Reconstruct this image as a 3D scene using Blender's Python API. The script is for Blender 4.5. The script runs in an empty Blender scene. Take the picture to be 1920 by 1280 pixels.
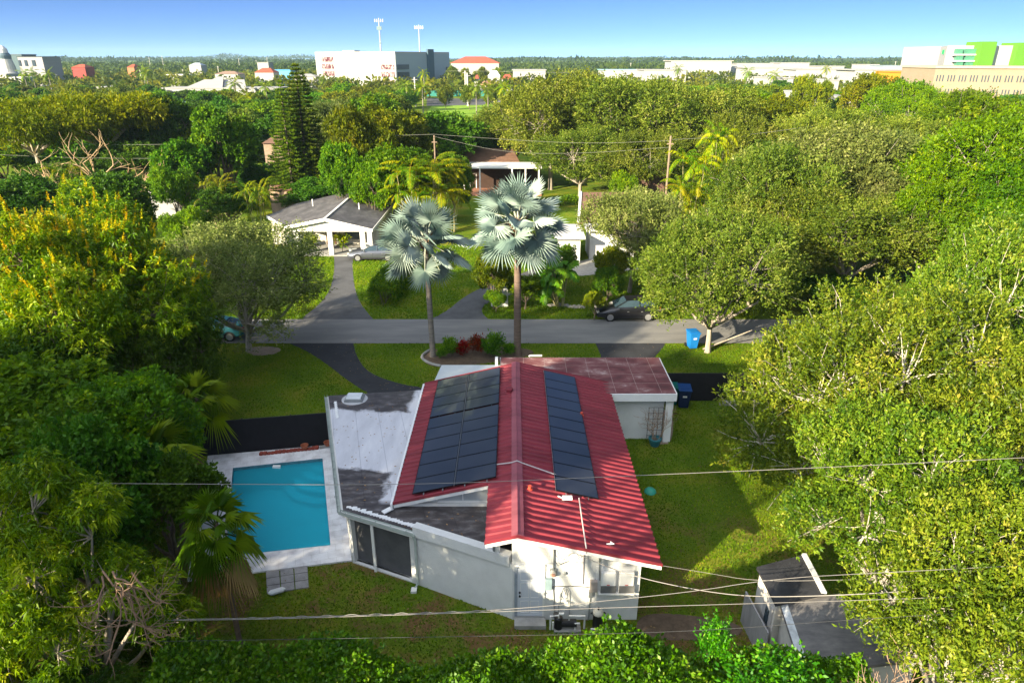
import bpy, math, random
import numpy as np
from mathutils import Vector, Matrix

# ------------------------------------------------------------------ camera, world, sun
S = bpy.context.scene
COL = S.collection
H = 17.7                                   # camera height above the ground (m)
TH = math.radians(22.57)                   # pitch below the horizontal
CT, ST = math.cos(TH), math.sin(TH)
cam = bpy.data.cameras.new('camera'); camo = bpy.data.objects.new('camera', cam); COL.objects.link(camo)
cam.sensor_width = 36; cam.sensor_fit = 'HORIZONTAL'; cam.lens = 24
cam.clip_start = 0.1; cam.clip_end = 20000
camo.location = (0, 0, H); camo.rotation_euler = (math.radians(90) - TH, 0, 0)
S.camera = camo

SUN_EL = 20.0
W = bpy.data.worlds.new("World"); S.world = W; W.use_nodes = True
_n = W.node_tree.nodes
sky = _n.new('ShaderNodeTexSky'); sky.sky_type = 'NISHITA'; sky.sun_disc = False
sky.sun_elevation = math.radians(SUN_EL); sky.sun_rotation = math.radians(225)
sky.air_density = 0.28; sky.dust_density = 0.0; sky.ozone_density = 3.5
# unseen bright cloud added on the sun side to lift shade, clear near horizon
_l = W.node_tree.links
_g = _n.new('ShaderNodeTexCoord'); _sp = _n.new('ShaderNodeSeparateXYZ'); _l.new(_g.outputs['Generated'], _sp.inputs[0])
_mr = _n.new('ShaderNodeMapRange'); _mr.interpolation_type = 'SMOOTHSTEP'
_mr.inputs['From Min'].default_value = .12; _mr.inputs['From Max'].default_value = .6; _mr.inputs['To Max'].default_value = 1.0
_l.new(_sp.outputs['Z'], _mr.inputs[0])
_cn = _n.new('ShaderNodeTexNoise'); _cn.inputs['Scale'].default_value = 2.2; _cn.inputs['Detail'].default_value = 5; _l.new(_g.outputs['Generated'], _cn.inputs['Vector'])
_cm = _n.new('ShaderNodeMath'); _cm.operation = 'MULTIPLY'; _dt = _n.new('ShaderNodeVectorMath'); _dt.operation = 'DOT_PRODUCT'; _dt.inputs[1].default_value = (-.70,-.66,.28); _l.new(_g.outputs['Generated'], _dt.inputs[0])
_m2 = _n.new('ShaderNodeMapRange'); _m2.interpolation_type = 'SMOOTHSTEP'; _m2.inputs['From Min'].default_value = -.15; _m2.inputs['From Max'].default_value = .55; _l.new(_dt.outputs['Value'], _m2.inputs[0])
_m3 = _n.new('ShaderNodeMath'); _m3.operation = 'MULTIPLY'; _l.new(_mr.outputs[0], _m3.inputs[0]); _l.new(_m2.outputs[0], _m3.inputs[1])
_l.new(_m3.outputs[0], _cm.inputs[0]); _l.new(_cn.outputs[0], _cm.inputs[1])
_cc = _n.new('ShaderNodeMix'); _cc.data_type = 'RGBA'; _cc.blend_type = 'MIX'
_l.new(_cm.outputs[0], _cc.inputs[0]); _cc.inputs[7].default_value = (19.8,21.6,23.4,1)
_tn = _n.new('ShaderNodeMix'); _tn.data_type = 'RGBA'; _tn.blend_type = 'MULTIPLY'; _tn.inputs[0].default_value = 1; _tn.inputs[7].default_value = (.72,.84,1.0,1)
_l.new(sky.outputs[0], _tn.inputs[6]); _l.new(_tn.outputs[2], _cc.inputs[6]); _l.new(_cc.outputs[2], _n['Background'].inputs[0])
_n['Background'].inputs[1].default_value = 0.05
sl = bpy.data.lights.new('sun', 'SUN'); sl.energy = 4.9; sl.angle = math.radians(0.6); sl.color = (1.0, 0.87, 0.62)
so = bpy.data.objects.new('sun', sl); COL.objects.link(so)
_e = math.radians(SUN_EL)
so.rotation_euler = Vector((math.cos(_e)*.7071, math.cos(_e)*.7071, -math.sin(_e))).to_track_quat('-Z', 'Y').to_euler()
so.location = (-40, -40, 60)
S.view_settings.view_transform = 'Standard'; S.view_settings.look = 'None'
S.view_settings.exposure = 1.72; S.view_settings.gamma = 1.0
S.cycles.max_bounces = 6; S.cycles.diffuse_bounces = 2; S.cycles.glossy_bounces = 2
S.cycles.transmission_bounces = 3; S.cycles.transparent_max_bounces = 8

# ------------------------------------------------------------------ survey helpers (photo was measured with these)
def ray(px, py):
    a = (px-960)/1280.0; b = (640-py)/1280.0
    return (a, CT + b*ST, -ST + b*CT)
def G(px, py, z=0.0):                      # point at height z seen at a measured spot
    r = ray(px, py); t = (z-H)/r[2]
    return (r[0]*t, r[1]*t, z)
def P(px, py, Y):                          # point at distance Y
    r = ray(px, py); t = Y/r[1]
    return (r[0]*t, Y, H+r[2]*t)
def topz(py, Y): return P(960, py, Y)[2]
def XX(px, Y, z=0.0): return (px-960)/1280.0*(Y*CT+(H-z)*ST)

# ------------------------------------------------------------------ scene-graph helpers
ROOTM = {}
def props(o, label=None, cat=None, group=None, kind=None):
    if label: o['label'] = label
    if cat: o['category'] = cat
    if group: o['group'] = group
    if kind: o['kind'] = kind
    return o
def thing(name, label, cat, loc=(0,0,0), rz=0, group=None):
    o = bpy.data.objects.new(name, None); COL.objects.link(o)
    o.empty_display_size = .3
    o.location = loc; o.rotation_euler = (0,0,rz)
    ROOTM[o.name] = Matrix.Translation(loc) @ Matrix.Rotation(rz, 4, 'Z')
    return props(o, label, cat, group)
class MB:
    def __init__(s): s.v = []; s.f = []
    def add(s, vs, fs):
        n = len(s.v); s.v += [tuple(p) for p in vs]; s.f += [tuple(i+n for i in f) for f in fs]; return s
    def box(s, x0, x1, y0, y1, z0, z1):
        return s.add([(x0,y0,z0),(x1,y0,z0),(x1,y1,z0),(x0,y1,z0),(x0,y0,z1),(x1,y0,z1),(x1,y1,z1),(x0,y1,z1)],
                     [(0,3,2,1),(4,5,6,7),(0,1,5,4),(1,2,6,5),(2,3,7,6),(3,0,4,7)])
    def prism(s, poly, z0, z1):
        n = len(poly); z0s = z0 if isinstance(z0, (list,tuple)) else [z0]*n; z1s = z1 if isinstance(z1, (list,tuple)) else [z1]*n
        vs = [(p[0],p[1],z0s[i]) for i,p in enumerate(poly)] + [(p[0],p[1],z1s[i]) for i,p in enumerate(poly)]
        fs = [tuple(range(n))[::-1], tuple(range(n,2*n))] + [(i,(i+1)%n,(i+1)%n+n,i+n) for i in range(n)]
        return s.add(vs, fs)
    def slab(s, pts, off):                 # polygon of 3D points thickened by offset vector
        n = len(pts); o = Vector(off)
        vs = [tuple(Vector(p)) for p in pts] + [tuple(Vector(p)+o) for p in pts]
        return s.add(vs, [tuple(range(n)), tuple(range(n,2*n))[::-1]] + [(i,i+n,(i+1)%n+n,(i+1)%n) for i in range(n)])
    def poly(s, pts): return s.add(pts, [tuple(range(len(pts)))])
    def beam(s, a, b, w, h, up=(0,0,1)):   # bar from a to b, width w, height h, centred
        a = Vector(a); b = Vector(b); d = (b-a).normalized(); u = Vector(up)
        sd = d.cross(u); sd = sd.normalized() if sd.length > 1e-5 else Vector((1,0,0)); u = sd.cross(d)
        sd *= w/2; u *= h/2
        vs = [a-sd-u, a+sd-u, a+sd+u, a-sd+u, b-sd-u, b+sd-u, b+sd+u, b-sd+u]
        return s.add(vs, [(0,1,2,3),(7,6,5,4),(0,4,5,1),(1,5,6,2),(2,6,7,3),(3,7,4,0)])
    def tube(s, path, r, n=6, cap=True):
        path = [Vector(p) for p in path]; m = len(path)
        rs = r if isinstance(r, (list,tuple)) else [r]*m
        base = len(s.v); vs = []
        prev = None
        for i,p in enumerate(path):
            d = (path[min(i+1,m-1)]-path[max(i-1,0)]).normalized()
            ref = Vector((0,0,1)) if abs(d.z) < .9 else Vector((1,0,0))
            a = d.cross(ref).normalized(); b = d.cross(a)
            for k in range(n):
                t = 2*math.pi*k/n
                vs.append(p + a*math.cos(t)*rs[i] + b*math.sin(t)*rs[i])
        fs = [(i*n+k, i*n+(k+1)%n, (i+1)*n+(k+1)%n, (i+1)*n+k) for i in range(m-1) for k in range(n)]
        if cap: fs += [tuple(range(n)), tuple(range((m-1)*n, m*n))[::-1]]
        return s.add(vs, fs)
    def lathe(s, c, prof, n=16, cap=True):     # prof = [(r,z)...]
        m = len(prof); vs = []
        for r,z in prof:
            for k in range(n):
                t = 2*math.pi*k/n; vs.append((c[0]+r*math.cos(t), c[1]+r*math.sin(t), c[2]+z))
        fs = [(i*n+k, i*n+(k+1)%n, (i+1)*n+(k+1)%n, (i+1)*n+k) for i in range(m-1) for k in range(n)]
        if cap: fs += [tuple(range(n))[::-1], tuple(range((m-1)*n, m*n))]
        return s.add(vs, fs)
def root_of(o):
    while o.parent: o = o.parent
    return o
def part(name, mb, mat, parent=None, local=False, smooth=False, bevel=0, label=None, subsurf=0):
    vs = mb.v
    if parent is not None and not local:
        Mi = ROOTM[root_of(parent).name].inverted(); vs = [tuple(Mi @ Vector(v)) for v in vs]
    me = bpy.data.meshes.new(name); me.from_pydata(vs, [], mb.f); me.update()
    o = bpy.data.objects.new(name, me); COL.objects.link(o)
    me.materials.append(mat)
    if smooth:
        for p in me.polygons: p.use_smooth = True
    if bevel:
        b = o.modifiers.new('bevel', 'BEVEL'); b.width = bevel; b.segments = 2; b.limit_method = 'ANGLE'
    if subsurf:
        b = o.modifiers.new('sub', 'SUBSURF'); b.levels = subsurf; b.render_levels = subsurf
    if parent is not None: o.parent = parent
    if label: o['label'] = label
    return o
def struct(name, mb, mat, **k): return props(part(name, mb, mat, **k), kind='structure')
def single(name, mb, mat, label, cat, group=None, **k): return props(part(name, mb, mat, **k), label, cat, group)

# ------------------------------------------------------------------ materials
def newmat(name):
    m = bpy.data.materials.new(name); m.use_nodes = True
    return m, m.node_tree.nodes, m.node_tree.links, m.node_tree.nodes['Principled BSDF']
def ramp(n, stops):
    r = n.new('ShaderNodeValToRGB'); e = r.color_ramp.elements
    while len(e) < len(stops): e.new(.5)
    for i,(p,c) in enumerate(stops): e[i].position = p; e[i].color = (*c, 1)
    return r
def MAT(name, col, rough=.6, var=.25, scale=3.0, col2=None, bump=0.0, bscale=20, metal=0, spec=.3, stops=None, coat=0, world=True, stretch=None, detail=6):
    m, n, l, b = newmat(name)
    g = n.new('ShaderNodeNewGeometry') if world else n.new('ShaderNodeTexCoord')
    src = g.outputs['Position'] if world else g.outputs['Object']
    mp = n.new('ShaderNodeMapping'); l.new(src, mp.inputs[0])
    if stretch: mp.inputs['Scale'].default_value = stretch
    t = n.new('ShaderNodeTexNoise'); t.inputs['Scale'].default_value = scale; t.inputs['Detail'].default_value = detail; t.inputs['Roughness'].default_value = .65
    l.new(mp.outputs[0], t.inputs['Vector'])
    if not stops:
        c2 = col2 or tuple(c*(1-var) for c in col); c3 = tuple(min(1, c*(1+var*.5)) for c in col)
        stops = [(.3, c2), (.55, col), (.75, c3)]
    r = ramp(n, stops); l.new(t.outputs[0], r.inputs[0]); l.new(r.outputs[0], b.inputs['Base Color'])
    b.inputs['Roughness'].default_value = rough; b.inputs['Metallic'].default_value = metal
    b.inputs['Specular IOR Level'].default_value = spec
    b.inputs['Coat Weight'].default_value = coat
    if bump:
        t2 = n.new('ShaderNodeTexNoise'); t2.inputs['Scale'].default_value = bscale; t2.inputs['Detail'].default_value = 4
        l.new(mp.outputs[0], t2.inputs['Vector'])
        bp = n.new('ShaderNodeBump'); bp.inputs['Strength'].default_value = bump; bp.inputs['Distance'].default_value = .05
        l.new(t2.outputs[0], bp.inputs['Height']); l.new(bp.outputs[0], b.inputs['Normal'])
    return m
def LEAF(name, stops, transl=.3, rough=.5, spec=.35, patch=.25, trcol=1.3):
    """foliage: random leaf colour from face attribute 'v', soft patches of hue, some light passing through"""
    m, n, l, b = newmat(name)
    a = n.new('ShaderNodeAttribute'); a.attribute_name = 'v'
    tc = n.new('ShaderNodeTexCoord'); t = n.new('ShaderNodeTexNoise'); t.inputs['Scale'].default_value = .45; t.inputs['Detail'].default_value = 3
    l.new(tc.outputs['Object'], t.inputs['Vector'])
    mm = n.new('ShaderNodeMath'); mm.operation = 'MULTIPLY_ADD'; l.new(t.outputs[0], mm.inputs[0]); mm.inputs[1].default_value = patch*2; mm.inputs[2].default_value = -patch
    ad = n.new('ShaderNodeMath'); ad.operation = 'ADD'; l.new(a.outputs['Fac'], ad.inputs[0]); l.new(mm.outputs[0], ad.inputs[1]); ad.use_clamp = True
    r = ramp(n, stops); l.new(ad.outputs[0], r.inputs[0])
    oi = n.new('ShaderNodeObjectInfo'); hs = n.new('ShaderNodeHueSaturation')
    fr_ = n.new('ShaderNodeMath'); fr_.operation = 'FRACT'; fm_ = n.new('ShaderNodeMath'); fm_.operation = 'MULTIPLY'; fm_.inputs[1].default_value = 7.3; l.new(oi.outputs['Random'], fm_.inputs[0]); l.new(fm_.outputs[0], fr_.inputs[0]); hs.inputs['Saturation'].default_value = 1.08
    f1 = n.new('ShaderNodeMapRange'); f1.inputs['To Min'].default_value = .482; f1.inputs['To Max'].default_value = .518; l.new(oi.outputs['Random'], f1.inputs[0]); l.new(f1.outputs[0], hs.inputs['Hue'])
    f2 = n.new('ShaderNodeMapRange'); f2.inputs['To Min'].default_value = .72; f2.inputs['To Max'].default_value = 1.2; l.new(fr_.outputs[0], f2.inputs[0]); l.new(f2.outputs[0], hs.inputs['Value'])
    l.new(r.outputs[0], hs.inputs['Color'])
    l.new(hs.outputs[0], b.inputs['Base Color']); b.inputs['Roughness'].default_value = max(rough,.45); b.inputs['Specular IOR Level'].default_value = spec*.45
    tr = n.new('ShaderNodeBsdfTranslucent'); ml = n.new('ShaderNodeVectorMath'); ml.operation = 'SCALE'; ml.inputs['Scale'].default_value = trcol
    l.new(hs.outputs[0], ml.inputs[0]); l.new(ml.outputs[0], tr.inputs['Color'])
    mx = n.new('ShaderNodeMixShader'); mx.inputs[0].default_value = transl
    l.new(b.outputs[0], mx.inputs[1]); l.new(tr.outputs[0], mx.inputs[2])
    l.new(mx.outputs[0], n['Material Output'].inputs['Surface'])
    return m
white = MAT('white_paint', (.80,.79,.77), .6, .06, 1.2, bump=.15, bscale=14)
white_stucco = MAT('white_stucco', (.70,.70,.685), .8, .1, 1.5, bump=.35, bscale=30)
grey_metal = MAT('grey_metal', (.35,.37,.38), .45, .15, 4, metal=.5)
dark_metal = MAT('dark_metal', (.03,.03,.033), .4, .2, 4)
black_plastic = MAT('black_plastic', (.015,.015,.017), .45, .2, 6)
pvc = MAT('pvc', (.7,.7,.68), .4, .1, 8)
concrete = MAT('concrete', (.34,.33,.31), .85, .3, 2.5, bump=.3)
asphalt_old = MAT('asphalt_old', (.23,.22,.21), .9, .2, .6, stops=[(.25,(.15,.148,.15)),(.5,(.20,.195,.19)),(.8,(.27,.26,.245))], bump=.25, bscale=25, stretch=(.35,1.6,1))
asphalt_new = MAT('asphalt_new', (.035,.036,.042), .85, .3, 1.2, bump=.3, bscale=30)
asphalt_mid = MAT('asphalt_mid', (.10,.10,.105), .9, .35, .7, bump=.25, bscale=25)
bark = MAT('bark', (.16,.125,.095), .9, .4, 3, bump=.6, bscale=14, world=False, stretch=(3,3,.6))
bark_pale = MAT('bark_pale', (.36,.31,.25), .9, .35, 3, bump=.5, bscale=10, world=False, stretch=(3,3,.6))
bark_dead = MAT('bark_dead', (.42,.28,.19), .9, .35, 3, bump=.3, world=False)
glass_dark = MAT('dark_glass', (.035,.06,.08), .12, .2, 2, spec=.7)
dark_interior = MAT('dark_interior', (.02,.018,.016), .9)
HAZE = True
# ------------------------------------------------------------------ ground
def lawn_mat():
    m, n, l, b = newmat('lawn')
    g = n.new('ShaderNodeNewGeometry')
    def noise(sc, det=5, rough=.6, stretch=None):
        src = g.outputs['Position']
        if stretch:
            mp = n.new('ShaderNodeMapping'); mp.inputs['Scale'].default_value = stretch; l.new(src, mp.inputs[0]); src = mp.outputs[0]
        t = n.new('ShaderNodeTexNoise'); t.inputs['Scale'].default_value = sc; t.inputs['Detail'].default_value = det; t.inputs['Roughness'].default_value = rough
        l.new(src, t.inputs['Vector']); return t
    a = noise(.35, 6); r1 = ramp(n, [(.30,(.085,.155,.012)),(.50,(.13,.20,.015)),(.62,(.20,.22,.022)),(.76,(.27,.20,.05))])
    l.new(a.outputs[0], r1.inputs[0])
    c = noise(9, 8, .75); r2 = ramp(n, [(.3,(.62,.62,.62)),(.7,(1.5,1.5,1.5))]); l.new(c.outputs[0], r2.inputs[0])
    d = noise(60, 3, .8); r3 = ramp(n, [(.3,(.6,.6,.6)),(.7,(1.3,1.3,1.3))]); l.new(d.outputs[0], r3.inputs[0])
    # worn brown patches in the back yard
    e = noise(.55, 7, .7); sp = n.new('ShaderNodeSeparateXYZ'); l.new(g.outputs['Position'], sp.inputs[0])
    yr = n.new('ShaderNodeMapRange'); yr.inputs['From Min'].default_value = 25; yr.inputs['From Max'].default_value = 20; l.new(sp.outputs['Y'], yr.inputs[0])
    er = n.new('ShaderNodeMapRange'); er.inputs['From Min'].default_value = .47; er.inputs['From Max'].default_value = .60; l.new(e.outputs[0], er.inputs[0])
    em = n.new('ShaderNodeMath'); em.operation = 'MULTIPLY'; l.new(yr.outputs[0], em.inputs[0]); l.new(er.outputs[0], em.inputs[1])
    bm = n.new('ShaderNodeMix'); bm.data_type = 'RGBA'; l.new(em.outputs[0], bm.inputs[0]); l.new(r1.outputs[0], bm.inputs[6]); bm.inputs[7].default_value = (.20,.12,.05,1)
    x = n.new('ShaderNodeMix'); x.data_type = 'RGBA'; x.blend_type = 'MULTIPLY'; x.inputs[0].default_value = 1
    l.new(bm.outputs[2], x.inputs[6]); l.new(r2.outputs[0], x.inputs[7])
    y = n.new('ShaderNodeMix'); y.data_type = 'RGBA'; y.blend_type = 'MULTIPLY'; y.inputs[0].default_value = .8
    l.new(x.outputs[2], y.inputs[6]); l.new(r3.outputs[0], y.inputs[7])
    l.new(y.outputs[2], b.inputs['Base Color']); b.inputs['Roughness'].default_value = .85; b.inputs['Specular IOR Level'].default_value = .05
    bp = n.new('ShaderNodeBump'); bp.inputs['Strength'].default_value = .9; bp.inputs['Distance'].default_value = .06
    l.new(d.outputs[0], bp.inputs['Height']); l.new(bp.outputs[0], b.inputs['Normal'])
    return m
lawn = lawn_mat()
field_mat = MAT('field_grass', (.20,.34,.02), .9, .15, .05, bump=.3)
mulch = MAT('mulch', (.13,.09,.06), .95, .4, 4, bump=.5)
sand = MAT('bare_earth', (.33,.25,.19), .95, .3, 2, bump=.4)
# one sheet to the horizon, left open only under the pool
PB = [G(437,879), G(605,861), G(620,1024), (XX(423,21.0), 21.0, 0)]      # pool rim: back-left, back-right, front-right, front-left
pool = [(p[0], p[1]) for p in PB]
g = MB(); F = 9000
outer = [(-F,F),(F,F),(F,-300),(-F,-300)]                       # back-left, back-right, front-right, front-left
vs = [(x,y,0) for x,y in outer] + [(x,y,0) for x,y in pool]
g.add(vs, [(4,5,1,0),(5,6,2,1),(6,7,3,2),(7,4,0,3)])
struct('ground', g, lawn)
POLYS = []
def sheet(name, pts, mat, z, lift=None):
    POLYS.append([(p[0],p[1]) for p in pts])
    m = MB(); m.poly([(p[0],p[1],z) for p in pts]); return struct(name, m, mat)
def smooth(pts, it=2, closed=True):
    pts = [Vector(p[:2]) for p in pts]
    for _ in range(it):
        q = []; n = len(pts)
        for i in range(n if closed else n-1):
            a, b = pts[i], pts[(i+1)%n]; q += [a*.75+b*.25, a*.25+b*.75]
        pts = q
    return [(p.x,p.y) for p in pts]
YN, YF = G(960,644)[1], G(960,599)[1]       # near and far edge of the street
sheet('road', [(-140,YN),(140,YN),(140,YF),(-140,YF)], asphalt_old, .03)
def drive(name, px, mat, z, it=2):
    pts = [G(*p) for p in px]; sheet(name, smooth(pts, it), mat, z)
drive('driveway', [(600,622),(655,622),(662,640),(668,668),(690,700),(755,722),(800,727),(800,760),(730,760),(660,720),(612,682),(570,655),(540,644),(520,622)], asphalt_new, .020)
drive('driveway', [(1112,630),(1240,630),(1250,645),(1228,668),(1215,690),(1200,720),(1130,720),(1128,668),(1118,648)], asphalt_new, .020)
drive('driveway', [(540,615),(615,560),(628,505),(625,470),(665,470),(660,500),(668,560),(700,600),(720,615)], asphalt_mid, .018)
drive('driveway', [(770,612),(830,590),(868,558),(905,538),(960,520),(1010,500),(1060,490),(1100,500),(1010,540),(930,560),(895,580),(930,612)], asphalt_mid, .018)
drive('driveway', [(1040,505),(1120,480),(1240,470),(1240,500),(1120,515),(1060,520)], concrete, .026)
# planting bed by the palms
bed = [G(790,672), G(808,655), G(870,648), G(945,650), G(1000,655), G(1000,668), G(900,683), G(830,690), G(800,684)]
sheet('planting_bed', smooth(bed, 2), mulch, .012)
m = MB(); q = smooth([G(840,690), G(805,683), G(788,671), G(800,660), G(812,655)], 2, False)
m.tube([(x,y,.05) for x,y in q], .09, 6); single('bed_edging', m, concrete, 'curved pale concrete edging round the left end of the palm bed', 'edging')
sheet('bare_soil', smooth([G(455,655),G(490,648),G(530,652),G(520,664),G(475,668)],2), sand, .010)
sheet('bare_soil', smooth([G(1210,760),G(1262,770),G(1262,830),G(1235,835),G(1205,815)],2), sand, .010)
sheet('bare_soil', smooth([G(1195,1150),G(1280,1150),G(1400,1170),G(1380,1200),G(1190,1200)],2), mulch, .010)
sheet('bare_soil', smooth([G(340,840),G(392,845),G(360,1000),G(330,1000)],2), MAT('reddish_soil',(.22,.12,.08),.95,.3,3,bump=.4), .010)
# far field, parking lot
def yrow(py): return G(960,py)[1]
sheet('sports_field', [G(780,236), G(950,240), G(960,205), G(930,196), G(810,198)], field_mat, .01)
sheet('parking_lot', [G(800,199), G(905,197), G(935,186), G(800,184)], asphalt_mid, .02)
sheet('parking_lot', [G(905,192), G(1000,192), G(1000,185), G(935,185)], asphalt_old, .024)

# ------------------------------------------------------------------ pool
deck_mat = None
def paver_mat():
    m, n, l, b = newmat('marble_pavers')
    g = n.new('ShaderNodeNewGeometry'); mp = n.new('ShaderNodeMapping'); l.new(g.outputs['Position'], mp.inputs[0])
    mp.inputs['Rotation'].default_value = (0,0,math.radians(-17))
    br = n.new('ShaderNodeTexBrick'); br.inputs['Scale'].default_value = 1; br.inputs['Brick Width'].default_value = .6; br.inputs['Row Height'].default_value = .4; br.inputs['Mortar Size'].default_value = .008
    br.inputs['Color1'].default_value = (.74,.73,.75,1); br.inputs['Color2'].default_value = (.70,.69,.71,1); br.inputs['Mortar'].default_value = (.58,.57,.57,1)
    l.new(mp.outputs[0], br.inputs['Vector'])
    t = n.new('ShaderNodeTexNoise'); t.inputs['Scale'].default_value = 2.2; t.inputs['Detail'].default_value = 8; l.new(mp.outputs[0], t.inputs['Vector'])
    r = ramp(n, [(.3,(.72,.7,.7)),(.6,(1.05,1.05,1.05))]); l.new(t.outputs[0], r.inputs[0])
    x = n.new('ShaderNodeMix'); x.data_type='RGBA'; x.blend_type='MULTIPLY'; x.inputs[0].default_value=1
    l.new(br.outputs[0], x.inputs[6]); l.new(r.outputs[0], x.inputs[7]); l.new(x.outputs[2], b.inputs['Base Color'])
    b.inputs['Roughness'].default_value = .6
    return m
deck_mat = paver_mat()
DK = [G(390,856), G(637,834), (-6.12,20.85,0), G(660,1052), G(352,1090)]
dk = [(p[0],p[1]) for p in DK]
pr = thing('swimming_pool', 'rectangular blue swimming pool set in a pale stone deck beside the flat roofed wing', 'swimming pool', (-10,24,0))
m = MB(); zt, zb = .07, -.03
oc = [dk[0], dk[1], dk[3], dk[4]]
vs = [(x,y,zt) for x,y in oc] + [(x,y,zt) for x,y in pool] + [(x,y,zb) for x,y in oc]
m.add(vs, [(4,5,1,0),(5,6,2,1),(6,7,3,2),(7,4,0,3)] + [(i,(i+1)%4,(i+1)%4+8,i+8) for i in range(4)])
part('deck', m, deck_mat, pr)
m = MB(); m.prism(pool, -1.45, -1.40)
vs = [(x,y,.065) for x,y in pool] + [(x,y,-1.4) for x,y in pool]
m.add(vs, [(i,(i+1)%4,(i+1)%4+4,i+4) for i in range(4)])
plaster = MAT('pool_plaster', (.50,.66,.70), .7, .06, .8)
part('basin', m, plaster, pr)
# waterline tile
m = MB(); c = Vector((sum(p[0] for p in pool)/4, sum(p[1] for p in pool)/4))
inn = [tuple(Vector(p)+(c-Vector(p)).normalized()*.012) for p in pool]
vs = [(x,y,.06) for x,y in inn] + [(x,y,-.22) for x,y in inn]
m.add(vs, [(i,(i+1)%4,(i+1)%4+4,i+4) for i in range(4)]); part('waterline_tile', m, MAT('pool_tile',(.08,.22,.27),.3,.3,8), pr)
# quarter-round entry steps in the back-right corner
for k,(r,z0) in enumerate(((1.9,-1.15),(1.45,-.85),(1.0,-.55),(.55,-.3))):
    m = MB(); A = Vector(pool[1]); d1 = (Vector(pool[0])-A).normalized(); d2 = (Vector(pool[2])-A).normalized()
    ps = [tuple(A + (d1+d2)*.015)] + [tuple(A + d1*(.015+r*math.cos(t)) + d2*(.015+r*math.sin(t))) for t in [math.pi/2*i/10 for i in range(11)]]
    m.prism(ps, -1.39, z0); part('step', m, plaster, pr)
def water_mat():
    m, n, l, b = newmat('pool_water')
    tb = n.new('ShaderNodeBsdfTransparent'); tb.inputs[0].default_value = (.18,.84,.94,1)
    df = n.new('ShaderNodeBsdfDiffuse'); df.inputs[0].default_value = (.05,.56,.74,1)
    m0 = n.new('ShaderNodeMixShader'); m0.inputs[0].default_value = .35; l.new(tb.outputs[0], m0.inputs[1]); l.new(df.outputs[0], m0.inputs[2])
    gl = n.new('ShaderNodeBsdfGlossy'); gl.inputs['Roughness'].default_value = .03
    fr = n.new('ShaderNodeFresnel'); fr.inputs[0].default_value = 1.33
    t = n.new('ShaderNodeTexNoise'); t.inputs['Scale'].default_value = 2.5; g = n.new('ShaderNodeNewGeometry'); l.new(g.outputs['Position'], t.inputs['Vector'])
    bp = n.new('ShaderNodeBump'); bp.inputs['Strength'].default_value = .2; bp.inputs['Distance'].default_value=.05; l.new(t.outputs[0], bp.inputs['Height']); l.new(bp.outputs[0], gl.inputs['Normal'])
    mx = n.new('ShaderNodeMixShader'); l.new(fr.outputs[0], mx.inputs[0]); l.new(m0.outputs[0], mx.inputs[1]); l.new(gl.outputs[0], mx.inputs[2])
    l.new(mx.outputs[0], n['Material Output'].inputs['Surface']); return m
m = MB(); m.poly([(x,y,-.08) for x,y in [tuple(Vector(p)+(c-Vector(p)).normalized()*.014) for p in pool]][::-1])
part('water_surface', m, water_mat(), pr)
m = MB(); p = G(633,930,.08); m.lathe((p[0],p[1],.071), [(.14,0),(.14,.012),(.0,.012)], 14); part('skimmer_lid', m, grey_metal, pr)
m = MB(); p = G(523,868,0); m.box(p[0]-.2,p[0]+.15,p[1]-.32,p[1]-.20,-.2,.03); part('return_fitting', m, white, pr)
# grey paving slabs below the deck
A,B,C_,D = Vector(G(498,1072)[:2]), Vector(G(577,1060)[:2]), Vector(G(580,1102)[:2]), Vector(G(500,1114)[:2])
SLABP = [tuple(A),tuple(B),tuple(C_),tuple(D)]
slab_m = MAT('grey_slab', (.30,.285,.28), .85, .3, 3, bump=.3)
pt = thing('paved_patch', 'small patch of grey square slabs at the front edge of the pool deck', 'paving', (A.x,A.y,0))
for i in range(3):
    for j in range(3):
        def bl(u,v): return (A*(1-u)+B*u)*(1-v)+(D*(1-u)+C_*u)*v
        u0,u1,v0,v1 = i/3+.012,(i+1)/3-.012,j/3+.012,(j+1)/3-.012
        m = MB(); m.prism([tuple(bl(u0,v1)),tuple(bl(u1,v1)),tuple(bl(u1,v0)),tuple(bl(u0,v0))], .002, .05)
        part('slab', m, slab_m, pt)
m = MB(); a = Vector(G(503,1112,.15)); b = Vector(G(535,1103,.15)); m.tube([a,a+(b-a)*.15,b-(b-a)*.15,b],[.03,.1,.1,.03],8)
single('pool_float', m, white, 'small white float lying on the grey slabs by the pool', 'float', smooth=True)
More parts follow.
